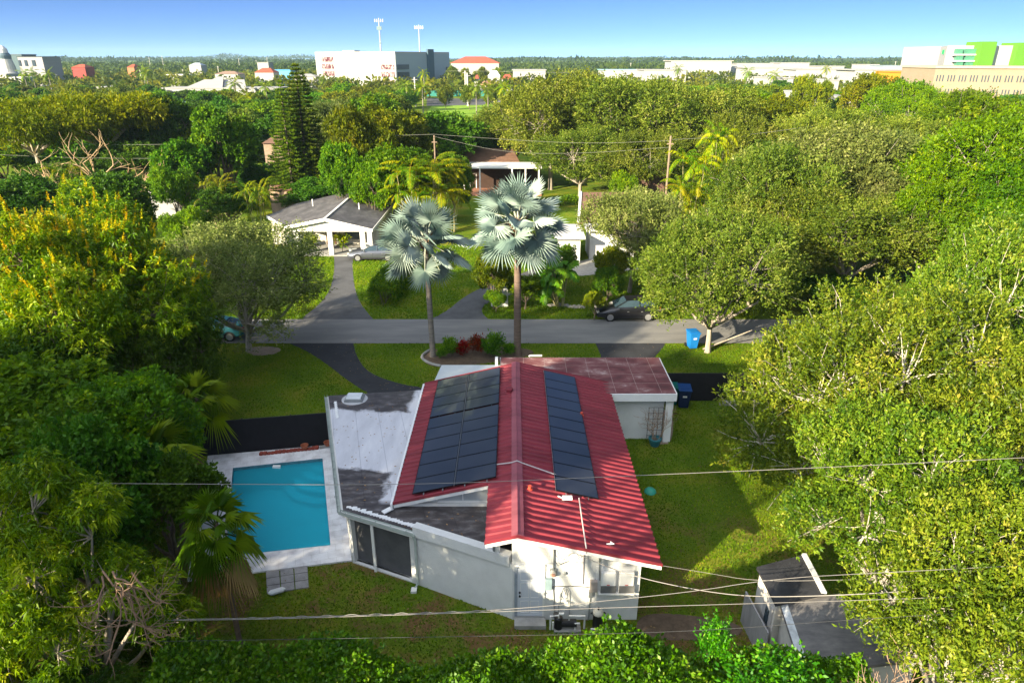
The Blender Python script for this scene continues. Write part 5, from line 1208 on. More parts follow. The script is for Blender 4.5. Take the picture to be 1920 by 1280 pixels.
# ------------------------------------------------------------------ houses across the street
shingle = MAT('grey_shingle', (.10,.095,.10), .85, .2, 1.2, stops=[(.3,(.065,.06,.065)),(.5,(.10,.095,.10)),(.7,(.16,.15,.155)),(.85,(.25,.24,.24))], bump=.2, stretch=(1,.5,1), detail=8)
brown_roof = MAT('brown_shingle', (.20,.11,.075), .85, .3, 1.2, bump=.2)
o = thing('bungalow', 'white bungalow with a dark grey pitched roof and porch columns across the street', 'house', (-18,70,0))
yf, yb_ = 64.2, 79.0; ax = -17.6; zr_, ze = 3.75, 2.7; xl, xr = -24.5, -13.2
m = MB(); m.slab([(ax,yf-.5,zr_),(xr,yf-.5,ze),(xr,yb_,ze),(ax,yb_,zr_)],(0,0,-.12)); m.slab([(ax,yf-.5,zr_),(ax,yb_,zr_),(-24.0,yb_-3.0,ze),(-25.2,yf+5.5,ze),(-21.4,yf-.5,3.0)],(0,0,-.12)); part('roof', m, shingle, o)
m = MB(); m.beam((ax,yf-.5,zr_+.02),(ax,yb_,zr_+.02),.22,.03); m.beam((ax,yf-.55,zr_-.12),(xr,yf-.55,ze-.12),.06,.3); m.beam((ax,yf-.55,zr_-.12),(-21.4,yf-.55,2.88),.06,.3); m.beam((xr,yf-.5,ze-.12),(xr,yb_,ze-.12),.06,.28); m.beam((-21.4,yf-.55,2.88),(-25.2,yf+5.5,ze-.12),.06,.28); part('fascia', m, white, o)
m = MB(); m.slab([(-21.2,yf-.15,2.4),(-13.5,yf-.15,2.4),(-13.5,yf-.15,2.55),(ax,yf-.15,zr_-.2),(-21.2,yf-.15,2.85)],(0,.15,0)); part('gable', m, white, o)
for x in (-20.6,-17.4,-14.3,-13.6): m = MB(); m.box(x-.22,x+.22,yf-.2,yf+.2,0,2.4); part('column', m, white, o)
m = MB(); m.box(-24.3,-13.5,yf+4.0,yf+4.2,0,2.6); m.box(-13.7,-13.5,yf+4.2,yb_-.5,0,2.6); m.box(-24.3,-24.1,yf+6,yb_-4,0,2.5); part('wall', m, MAT('cream_wall',(.62,.58,.5),.8,.1,1), o)
m = MB(); m.box(-18.9,-17.9,yf+3.95,yf+3.99,0,2.1); part('door', m, MAT('brown_door',(.10,.05,.03),.6), o)
m = MB(); m.box(-16.9,-15.0,yf+3.95,yf+3.99,.6,2.0); part('window', m, glass_dark, o)
m = MB(); m.box(-21.2,-13.4,yf-.3,yf+4,0.003,.12); part('porch_floor', m, concrete, o)
for x,y in ((-15.7,70),(-21,72)): m = MB(); z = ze+.25; m.tube([(x,y,z),(x,y,z+1.0)],.06,8); part('roof_pipe', m, white, o)
m = MB(); m.box(-15.9,-15.1,yf+.6,yf+1.0,.12,.55); part('bench', m, grey_metal, o)
pb = make_tree(seed=141, Ht=1.4, R=.7, cb=.2, nl=5, leaf=.3, lw=.08, lmat=areca_m, bmat=bark, n=500, sub=5, spread=.1, per=8, tr=.03, twigs=0, upb=.8)
for x,lab in ((-19.6,'left potted yellow green plant on the bungalow porch'),(-16.6,'right potted yellow green plant on the bungalow porch')): plant('potted_plant', pb, lab, 'plant', (x,yf+.9,.12), (1.1,1.1,1.1))
# white low house right of the palms
o = thing('white_house', 'low white house with flat pale roofs behind the thicker silver palm', 'house', (8,58,0))
def flat(px0,py0,px1,py1,z,d0,nm='roof',mat=None,wall=True,par=o):
    a = G(px0,py1,z); b = G(px1,py1,z); c = G(px1,py0,z); m = MB(); m.box(a[0],b[0],a[1],c[1],z-.25,z); part(nm, m, mat or MAT('pale_flat_roof',(.55,.54,.53),.7,.2,.6,bump=.1), par)
    if wall: m = MB(); m.box(a[0]+.4,b[0]-.4,a[1]+.5,c[1]-.4,0,z-.251); part('wall', m, white_stucco, par)
flat(1015,420,1098,444,2.7,0)
flat(1100,412,1260,430,3.0,0)
a = G(1085,408,3.5); b = G(1170,408,3.5); m = MB(); Yb = a[1]+9
m.slab([(a[0],a[1],3.0),(b[0]+3,a[1],3.0),(b[0]+3,Yb,4.3),(a[0]+1,Yb,4.3)],(0,0,-.15)); part('pitched_roof', m, brown_roof, o)
m = MB(); m.beam((a[0],a[1],3.05),(a[0]+1,Yb,4.35),.25,.1); part('verge', m, white, o)
q = G(1107,470,0); m = MB(); m.box(q[0]-.5,q[0]+.35,q[1]-.5,q[1]+.1,0,2.7); part('pillar', m, white, o)
m = MB(); m.box(q[0]+.5,q[0]+2.2,q[1]+.3,q[1]+.36,.3,2.2); wn = part('window', m, glass_dark, o); m = MB(); m.box(q[0]+.4,q[0]+2.3,q[1]+.25,q[1]+.29,.2,.3); part('sill', m, white, wn)
m = MB(); q = G(950,575,0); m.box(q[0]-1.2,q[0]+.1,q[1],q[1]+.3,0,.35); m.box(q[0]-.25,q[0]+.1,q[1]+.301,q[1]+.6,0,1.25); single('garden_wall', m, white, 'low white garden wall with a pier by the far driveway', 'wall')
# back house, centre
o = thing('patio_house', 'brown roofed house with a white patio cover and dark porch beyond the silver palms', 'house', (-3,88,0))
m = MB(); Y = 96; a = P(868,312,Y); b = P(1016,312,Y)
m.box(a[0],b[0],Y,Y+5,a[2]-.3,a[2]-.12); part('patio_roof', m, white, o)
m = MB(); z = a[2]; m.slab([(a[0]-1,Y+5,z-.1),(b[0]-3,Y+5,z-.1),(b[0]-4,Y+11,z+1.1),(a[0]-1,Y+11,z+1.1)],(0,0,-.2)); part('roof', m, brown_roof, o)
m = MB(); m.box(a[0]-1,b[0],Y+4.4,Y+4.6,0,z-.301); m.box(a[0]-.9,a[0]-.7,Y+4.6,Y+10.6,0,z-.35); m.box(b[0]-.2,b[0],Y+4.6,Y+5,0,z-.35); part('wall', m, MAT('brick_porch_shade',(.05,.028,.02),.85,.3,4), o)  # brick darkened in its colour for the shade under the patio cover
for px in (900,870,960,985,1010): q = P(px,345,Y+.2); m = MB(); m.box(q[0]-.09,q[0]+.09,Y+.1,Y+.28,0,z-.301); part('column', m, white, o)
q = P(887,340,Y+4.3); m = MB(); 
for dx in (-.5,.42): m.box(q[0]+dx,q[0]+dx+.1,Y+4.32,Y+4.39,0,2.2)
m.box(q[0]-.5,q[0]+.52,Y+4.32,Y+4.39,2.2,2.3); part('door_frame', m, white, o)
m = MB(); m.box(a[0]-1,b[0],Y-1,Y+4.4,.003,.15); part('patio_floor', m, MAT('terracotta_floor',(.35,.17,.11),.8,.2,2), o)
# small pieces of other roofs seen among the trees
def roof_house(lab, px0, px1, py, Y, mat, wallm=None, depth=8, wallh=None, cat='house', name='house', hip=0, grp=None, rz=0):
    a = P(px0,py,Y); b = P(px1,py,Y); z = a[2]; o = thing(name, lab, cat, ((a[0]+b[0])/2,Y,0), 0, grp)
    m = MB(); w = b[0]-a[0]
    if hip:
        h = hip; ins = min(w*.3, depth*.5)
        vs = [(a[0],Y,z-h),(b[0],Y,z-h),(b[0],Y+depth,z-h),(a[0],Y+depth,z-h),(a[0]+ins,Y+depth/2,z),(b[0]-ins,Y+depth/2,z)]
        m.add(vs, [(0,1,5,4),(1,2,5),(2,3,4,5),(3,0,4),(3,2,1,0)]); zt = z-h
    else: m.box(a[0],b[0],Y,Y+depth,z-.35,z); zt = z-.35
    part('roof', m, mat, o)
    m = MB(); k = .03*w; m.box(a[0]+k,b[0]-k,Y+.3,Y+depth-.3,0,max(zt-.002,.3)); part('wall', m, far_white if (wallm is None or wallm is white) else wallm, o)
    return o, a, b, zt
far_white = MAT('far_white_wall', (.37,.365,.36), .7, .06, .2); pale_roof = MAT('bright_flat_roof', (.36,.355,.345), .6, .12, .2); red_tile = MAT('red_tile', (.36,.09,.05), .8, .2, .5); sandw = MAT('sand_wall', (.27,.215,.15), .85, .08, .3)
roof_house('white roofed shed seen between the flowering mango and the round dark tree', 276, 331, 358, 80, pale_roof, depth=9)
roof_house('brown roof corner beside the tall pine', 488, 545, 252, 96, brown_roof, MAT('tan_wall',(.3,.22,.16),.85), depth=10, hip=1.2)
roof_house('dark brown roof among the oaks left of the utility pole', 1205, 1252, 308, 82, brown_roof, MAT('dark_tan_wall',(.14,.08,.06),.85), depth=8, hip=.8)  # wall in one even dark tan
roof_house('brown roof behind the oaks left of the field', 870, 908, 238, 125, brown_roof, depth=8, hip=.8)
roof_house('small tan house wall seen right of the tall pine', 500, 560, 345, 83, brown_roof, MAT('tan2',(.4,.28,.2),.85), depth=6, hip=.8)
# ------------------------------------------------------------------ far buildings
o = thing('office_block', 'big white office block with red window strips and a blue grey shaded side', 'building', (-80,455,0))
Yc = 440; c0 = P(740,97,Yc); zt = c0[2]
l0 = P(590,96,Yc+38); r0 = P(842,98,Yc+52); ob = (l0[0]+(r0[0]-c0[0]), l0[1]+(r0[1]-c0[1]))
ww = MAT('office_white',(.38,.375,.365),.7,.03,.05); bw = MAT('office_shade_tint',(.30,.37,.42),.6,.06,.1,stretch=(1,1,6))
m = MB(); m.prism([(l0[0],l0[1]),(c0[0],c0[1]),(r0[0],r0[1]),ob], 0, zt); part('wall', m, ww, o)
def onface(A, B, u0, u1, z0, z1, off, mat, nm, par=o, th=.3):
    A = Vector(A[:2]); B = Vector(B[:2]); d = B-A; n_ = Vector((d.y,-d.x)).normalized()
    if n_.y > 0: n_ = -n_
    a = A+d*u0+n_*off; b = A+d*u1+n_*off; m = MB(); m.prism([tuple(a),tuple(b),tuple(b+n_*th),tuple(a+n_*th)], z0, z1); return part(nm, m, mat, par)
onface(c0, r0, 0.003, .997, .1, zt-1.0, .02, bw, 'painted_shade_side', th=.15)  # blue grey skin paints the shade of this side onto the white block
red_w = MAT('red_louvre',(.40,.10,.11),.5,.6,.9,stops=[(.45,(.07,.012,.02)),(.5,(.14,.03,.04)),(.56,(.36,.34,.33))],stretch=(1.5,1.5,.6)); dw = MAT('far_glass',(.05,.07,.09),.2)
fl = zt/6.0
for k in range(4):
    z1 = zt-3.0-k*4.2
    if k < 3: onface(l0, c0, .085, .24, z1-2.7, z1, .02, red_w, 'window')
    if k > 0: onface(l0, c0, .83, .985, z1-2.7, z1, .02, red_w, 'window')
    if k > 0 and k < 4: onface(c0, r0, .01, .22, z1-2.7, z1, .2, dw, 'window')
    onface(l0, c0, .245, .32, z1-2.5, z1-.3, .02, MAT('pale_louvre',(.55,.55,.53),.6), 'louvre')
onface(c0, r0, .55, .66, 0, zt+1.6, .25, MAT('dark_column',(.05,.10,.14),.6), 'stair_tower', th=1.2)
onface(c0, r0, .92, .995, 2, zt-9, .2, dw, 'window')
for u0,u1,hh in ((.35,.5,.8),):
    onface(l0, c0, u0, u1, zt, zt+hh, -6, ww, 'roof_plant', th=5)
for px,py,r,lab,dish in ((710,35,.55,'grey antenna mast with dishes rising behind the white office block',1),(785,48,.45,'slim mast with a floodlight head behind the office block',0)):
    Y = 500; q = P(px,py,Y); o2 = thing('mast', lab, 'mast', (q[0],Y,0)); m = MB(); m.tube([(q[0],Y,0),(q[0],Y,q[2]-1)],[r*1.3,r*.8],8); part('pole', m, MAT('mast_grey',(.34,.40,.42),.6), o2)
    m = MB()
    for dx in (-2.6,-1.3,0,1.3,2.6): m.box(q[0]+dx-.25,q[0]+dx+.25,Y-.6,Y+.2,q[2]-2.2-(.0 if dish else 0),q[2]-.3+(.5 if dx==0 else 0))
    m.beam((q[0]-3,Y,q[2]-1.5),(q[0]+3,Y,q[2]-1.5),.3,.3); part('antenna', m, white if not dish else MAT('ant',(.5,.52,.53),.5), o2)
    if dish:
        z = P(px,53,Y)[2]; m = MB(); m.box(q[0]-1.6,q[0]+1.6,Y-.8,Y+.4,z-1.2,z+1); m.box(q[0]-.8,q[0]+.8,Y-.8,Y+.4,z-9.6,z-8.8); part('equipment', m, MAT('ant2',(.18,.25,.25),.5), o2)
o, a, b, zt_ = roof_house('long white building with a red hipped roof right of the office block', 842, 938, 106, 640, red_tile, white, depth=30, hip=5.5, cat='building', name='building')
for i,(p0,p1,py,Y,mm,wl,hp,lab) in enumerate((
    (889,898,141,420,red_tile,white,2,'small red roofed tower house left of the white villas'),(914,938,133,430,white,white,3,'white villa with a curved gable by the lamp posts'),(940,962,140,415,red_tile,white,2.5,'white villa with a pale red roof right of the curved gable'),(898,930,152,380,MAT('pink_tile',(.45,.25,.16),.8),white,2,'low pink roofed villa below the curved gable'),
    (131,158,121,520,red_tile,MAT('red_wall',(.35,.06,.05),.8),2,'red building with a red roof near the horizon at the left'),(236,250,121,560,red_tile,MAT('ow',(.45,.18,.08),.8),2,'little orange red house near the horizon'),
    (352,376,118,600,MAT('bluish_roof',(.4,.45,.5),.6),white,2,'white house with grey roof near the horizon'),(481,503,117,560,pale_roof,white,0,'small white block near the horizon left of the pine'),(475,512,128,450,red_tile,white,2.5,'white house with red tiled roof left of the pine'),
    (400,446,134,430,MAT('brownish',(.3,.2,.15),.8),white,1.5,'white house with a brown roof left of the pine'),(510,545,131,470,MAT('sky_blue_wall',(.1,.35,.6),.6),MAT('blue2',(.12,.40,.62),.6),0,'bright blue flat building behind the pine'),
    (15,40,145,400,white,white,0,'white cube house at the left edge'),(0,11,138,420,white,white,0,'white wall cut by the left edge'),(180,212,163,330,pale_roof,white,0,'thin white roof strip among the far trees at the left'),
    (545,592,139,440,MAT('grey_roof',(.35,.34,.33),.7),white,1.5,'pale house left of the office block'),(310,345,140,480,white,white,0,'little white house over the far trees'))):
    roof_house(lab, p0, p1, py, Y, mm, wl, depth=12, hip=hp)
o, a, b, z = roof_house('long low white building with a stepped bright roof left of the pine', 300, 522, 165, 300, pale_roof, white, depth=16, cat='building', name='building')
for u0,u1,dz,d in ((335,450,4.0,9),(362,410,5.2,12),(300,318,0.0,-3)):
    aa = P(u0,165,300); bb = P(u1,165,300); m = MB(); m.slab([(aa[0],300+16-d,z+.36),(bb[0],300+16-d,z+.36),(bb[0]-4,300+17,z+dz-.9),(aa[0]+4,300+17,z+dz-.9)],(0,0,-.3)) if dz else m.box(aa[0],bb[0],297,299.9,0,z-.4); part('roof_step', m, pale_roof, o)
for u in (338,): aa = P(u,170,299.8); m = MB(); m.box(aa[0],aa[0]+7,299.6,299.98,.5,z-1.5); part('loading_door', m, MAT('blue_door',(.25,.42,.6),.5), o)
# left edge lattice tower and dark flat block
o = thing('tower', 'white ribbed round tower at the left edge', 'tower', (-330,430,0)); q = P(2,88,430); m = MB(); zt2 = q[2]
m.lathe((q[0],430,0), [(6.0,0),(4.5,zt2*.55),(3.6,zt2*.72)], 20); part('shaft', m, MAT('ribbed_white',(.66,.64,.58),.7,.25,.8,stretch=(2.5,2.5,.05)), o)
m = MB(); m.lathe((q[0],430,0), [(3.6,zt2*.72),(3.8,zt2*.8),(3.0,zt2*.86)], 20); part('gallery', m, MAT('slate',(.12,.18,.22),.6), o)
m = MB(); m.lathe((q[0],430,0), [(2.8,zt2*.86),(2.6,zt2*.95),(1.2,zt2+.5),(0,zt2+.8)], 20); part('dome', m, white, o)
o, a, b, z = roof_house('grey flat roofed block with dark windows at the left edge near the horizon', 30, 79, 106, 480, MAT('dark_cap',(.03,.04,.05),.6), MAT('grey_conc',(.36,.34,.36),.8), depth=20, cat='building', name='building')
for u0,u1 in ((34,40),(45,52),(59,67)): aa = P(u0,115,479.9); bb = P(u1,124,479.9); m = MB(); m.box(aa[0],bb[0],479.9,480.25,bb[2],aa[2]+.6); part('window', m, dw, o)
roof_house('dark roof section behind the grey block at the left', 13, 40, 102, 500, MAT('slate2',(.10,.13,.16),.6), MAT('slate3',(.07,.12,.14),.6), depth=16, cat='building', name='building')
# green and white building, right
Y = 400; o = thing('hotel_block', 'white building with tall lime green stripes near the right edge', 'building', (260,Y,0))
a = P(1764,91,Y+25); b = P(1777,86,Y); c = P(1845,85,Y-4); e = P(1960,85,Y-6)
m = MB(); m.prism([(a[0],a[1]),(b[0],b[1]),(e[0],e[1]),(e[0],e[1]+40),(a[0],a[1]+40)], 0, b[2]); part('wall', m, ww, o)
lime = MAT('lime_panel',(.10,.27,.018),.6,.05,.1)
for u0,u1,py in ((1843,1871,78),(1911,1935,80)):
    q0 = P(u0,py,Y-8); q1 = P(u1,py,Y-8); m = MB(); m.box(q0[0],q1[0],Y-8,Y+6,0,q0[2]); part('green_stripe', m, lime, o)
gg = MAT('green_glass',(.08,.25,.16),.3,.2,1)
for u0,u1 in ((1791,1801),(1808,1826)):
    for v0,v1 in ((92,102),(104,114),(115,125)):
        q0 = P(u0,v0,Y-2.5); q1 = P(u1,v1,Y-2.5); m = MB(); m.box(q0[0],q1[0],Y-4.2,Y-2,q1[2],q0[2]); part('window', m, gg, o)
for v0 in (103,114.6): q0 = P(1786,v0,Y-3); q1 = P(1838,v0,Y-3); m = MB(); m.box(q0[0],q1[0],Y-5,Y-2,q0[2]-.3,q0[2]+.3); part('ledge', m, white, o)
q0 = P(1766,94,Y+10); m = MB(); m.box(q0[0]-.2,q0[0]+2.4,Y+8,Y+9,q0[2]-2.2,q0[2]); part('sign', m, MAT('sign_green',(.02,.35,.10),.5), o)
Y = 300; o = thing('beige_block', 'beige two storey office block with slit windows in front of the green striped building', 'building', (230,Y,0))
a = P(1755,128,Y); b = P(1990,132,Y-12); m = MB(); m.prism([(a[0],Y),(b[0],Y-22),(b[0],Y+14),(a[0],Y+26)], 0, a[2]); part('wall', m, sandw, o)
m = MB(); m.prism([(a[0]-.5,Y-.6),(b[0],Y-22.6),(b[0],Y+14),(a[0]-.5,Y+26)], a[2]+.002, a[2]+.8); part('parapet', m, MAT('tan_cap',(.42,.34,.26),.8,.1,.5), o)
A = (a[0],Y); B = (b[0],Y-22)
for gx in range(12):
    for k in range(3):
        u = .02+gx*.082+k*.022
        for z0,z1 in ((a[2]-5.0,a[2]-2.6),(a[2]-10.2,a[2]-7.8)): onface(A, B, u, u+.008, z0, z1, .02, dw, 'window', o, th=.12)
# warehouses strip
i = 0
for u0,u1,py,Y,mm,lab in ((1128,1210,131,480,MAT('aqua_roof',(.35,.62,.62),.5),'long white warehouse with an aqua roof edge beyond the oaks'),(1205,1290,131,430,pale_roof,'bright white flat roof beyond the oaks, middle of the strip'),(1255,1376,114,620,MAT('pinkish',(.62,.55,.5),.6),'tall pale warehouse on the skyline strip above the oaks'),
    (1380,1450,119,640,MAT('greyish',(.45,.45,.46),.6),'grey long warehouse right of the tall pale one'),(1462,1520,118,660,MAT('greyish2',(.50,.48,.47),.6),'second grey long warehouse right of the tall pale one'),(1400,1500,127,470,pale_roof,'wide white flat roof right of the middle oaks'),(1490,1620,130,450,pale_roof,'widest white flat roof behind the round trees'),
    (1540,1585,124,560,white,'white block with dark top above the round trees'),(1625,1650,121,560,white,'small white cube right of the white block'),(1600,1760,131,410,pale_roof,'white flat roof reaching to the beige office block'),(1688,1755,135,350,MAT('orange_band',(.62,.26,.02),.6),'low building with an orange front left of the beige block'),
    (1450,1490,146,300,pale_roof,'white low house between the round trees'),(1557,1575,150,290,white,'little white gable between the two round trees'),(1583,1618,183,170,pale_roof,'white roof corner deep in the oaks at the right'),(1535,1562,177,190,pale_roof,'thin white roof line deep in the oaks left of the roof corner'),
    (960,1025,131,450,pale_roof,'pale roof left of the tall oaks beyond the palms'),(1655,1700,123,540,MAT('dull_blue',(.3,.36,.42),.6),'dull blue shed on the far strip left of the orange front')):
    roof_house(lab, u0, u1, py, Y, mm if mm is not white else far_white, far_white if 'orange' not in lab else mm, depth=25, cat='building', name='building'); i += 1
# tennis screens, far lamp posts, poles
o = thing('windscreen_fence', 'green windscreen fence along the far parking lot', 'fence', (-20,300,0)); Yt = yrow(181)
for u0,u1 in ((748,800),(800,860),(860,935)):
    q0 = P(u0,176,Yt); q1 = P(u1,176,Yt); m = MB(); m.box(q0[0],q1[0]-.3,Yt,Yt+.1,0.05,2.6); part('screen', m, MAT('windscreen',(.03,.20,.17),.7,.2,.3), o)
def post(px, pyb, pyt, r, lab, mat, grp=None, arm=0, Y=None):
    ca = .35 if Y else 1.1
    Y = Y or yrow(pyb); q = P(px,pyt,Y); m = MB(); m.tube([(q[0],Y,0),(q[0],Y,q[2])],[r*1.2,r],8)
    o = thing('lamp_post' if arm else 'utility_pole', lab, 'lamp post' if arm else 'pole', (q[0],Y,0), 0, grp); part('pole', m, mat, o)
    m = MB()
    if arm: m.tube([(q[0],Y,q[2]-.2),(q[0]+arm*1.0,Y,q[2]+.3),(q[0]+arm*2.4,Y,q[2]+.35)],[r*.6,r*.5,r*.5],6); m.box(q[0]+min(arm*2.2,arm*3),q[0]+max(arm*2.2,arm*3),Y-.15,Y+.15,q[2]+.25,q[2]+.45); part('lamp_head', m, white, o)
    else: m.box(q[0]-ca,q[0]+ca,Y-.1,Y+.1,q[2]-.9,q[2]-.78); part('crossarm', m, mat, o)
    return o
pw = MAT('pole_pale',(.60,.57,.52),.7,.15,1,world=False); pwood = MAT('pole_wood',(.26,.19,.14),.9,.3,1,world=False)
post(777,200,145,.25,'white pole standing at the left corner of the far parking lot',pw)
post(872,190,133,.25,'left white pole of the pair behind the field',pw); post(876,199,138,.30,'right white pole of the pair behind the field',pw)
post(1258,345,255,.11,'wooden utility pole among the oaks right of centre',pwood,Y=78)
post(814,280,254,.10,'short wooden pole top poking out of the trees left of the yellow palms',pwood,Y=92)
for i,(px,pyb,pyt,arm) in enumerate(((32,150,124,1),(79,150,125,1),(55,150,128,0),(65,150,132,0),(103,162,138,0),(190,152,136,0),(262,160,130,0),(279,135,108,0),(303,135,105,0),(342,150,130,0),(408,150,124,0),(447,135,110,0),(500,132,108,0),(480,132,113,0),(834,150,134,1),(1515,140,118,0),(1680,140,115,0),(1183,140,118,0),(1300,150,125,0),(360,158,140,-1),(1735,136,113,0),(567,165,150,0),(676,172,155,0),(727,170,138,0))):
    w_ = ['lamp post','pole'][0 if arm else 1]
    lab = 'pale '+w_+' in the far neighbourhood, '+['left of the grey block','in front of the grey block','between two palms at the left','by the palm row at the left edge','above the feathery tree at the left','left of the little red house','over the long white roof','on the skyline at the left','tallest on the left skyline','before the small white house','right of the long white roof','on the skyline left of the pine','just left of the pine','beside the red tiled house','right side of the office block','over the round trees','before the orange front','over the aqua roof','over the middle oaks','at the end of the long white roof','by the green striped building','left foot of the office block','under the office block','on the corner of the office block'][i]
    post(px,pyb,pyt,.22,lab,pw,arm=arm)
far_wire = MAT('far_wire',(.22,.22,.19),.6)
for pts,Y,r,lab in (([(-150,248),(0,262),(200,272),(330,271),(560,260),(814,252)],91,.018,'sagging wire from the left edge to the short pole top'),([(-150,286),(0,290),(120,296),(330,298),(560,290)],88,.016,'lower wire over the trees at the left'),([(814,252),(950,262),(1100,270),(1258,264)],[92,88,82,78],.013,'upper wire between the short pole and the wooden utility pole'),([(814,256),(950,288),(1100,288),(1258,276)],[92,88,82,78],.013,'lower wire between the short pole and the wooden utility pole'),([(1258,262),(1400,255),(1600,225)],[78,80,84],.02,'wire leading right from the wooden utility pole'),
    ([(835,134),(870,133),(960,135),(1130,138)],420,.07,'far cable strung right from the pair of white poles')):
    wire(pts, Y, r, lab, far_wire)
# ------------------------------------------------------------------ mid-distance trees, one by one
cl = make_clump_palm(201, 9, 2.5, 5.5, 1.6, areca_m, stem_m, nf=7, FL=2.4)
cl2 = make_clump_palm(202, 8, 5.0, 9.0, 1.7, areca_m, stem_m, nf=8, FL=2.8, lfl=.6, lfw=.10)
pc = make_palm(211, 9, 17, 3.4, palm_m, palm_grey, lfl=.8, lfw=.12, nleaf=22)
pc2 = make_palm(212, 7, 15, 3.0, areca_m, palm_grey, lfl=.7, lfw=.12, nleaf=20, emin=-.2)
nf_ = make_norfolk(221, 17.6, 3.6, pine_m, bark)
place('norfolk_pine', nf_, 566, 118, 86, 118, 'tall dark conifer with tiered branches, right and fuller of the pair', rz=0)
place('norfolk_pine', nf_, 537, 150, 84, 84, 'slimmer tall conifer just left of the fuller one', rz=1)
KN = make_tree(seed=161, Ht=12, R=4.6, cb=1.5, nl=20, leaf=.34, lw=.22, lmat=green_m, bmat=bark, n=30000, sub=7, spread=.13, per=9, lobe_r=.33, subr=.5, twigs=1, tr=.25, fill=.1, sh=.2, upb=.5)
rng = np.random.default_rng(17); paths = []
for k in range(7):
    a = -1.2+k*.42+rng.uniform(-.1,.1); twig_tree(rng, (0,0,2.0), (math.sin(a)*.75,-.25,math.cos(a)*.9+.25), 6.2, .22, 4, paths, .34, .04, (2,2))
paths.append(([np.array([0,0,0]),np.array([.1,0,1.2]),np.array([0,0,2.3])],[.55,.45,.36]))
q_ = P(205,330,82); plant('bare_tree', [('limbs', tubes_mesh('limbs', paths, MAT('orange_bark',(.46,.32,.18),.85,.2,2,world=False), 6))], 'bare spreading limbs of the orange barked tree rising through the umbrella canopy', 'tree', (q_[0],80,0), (.85,.8,.62))
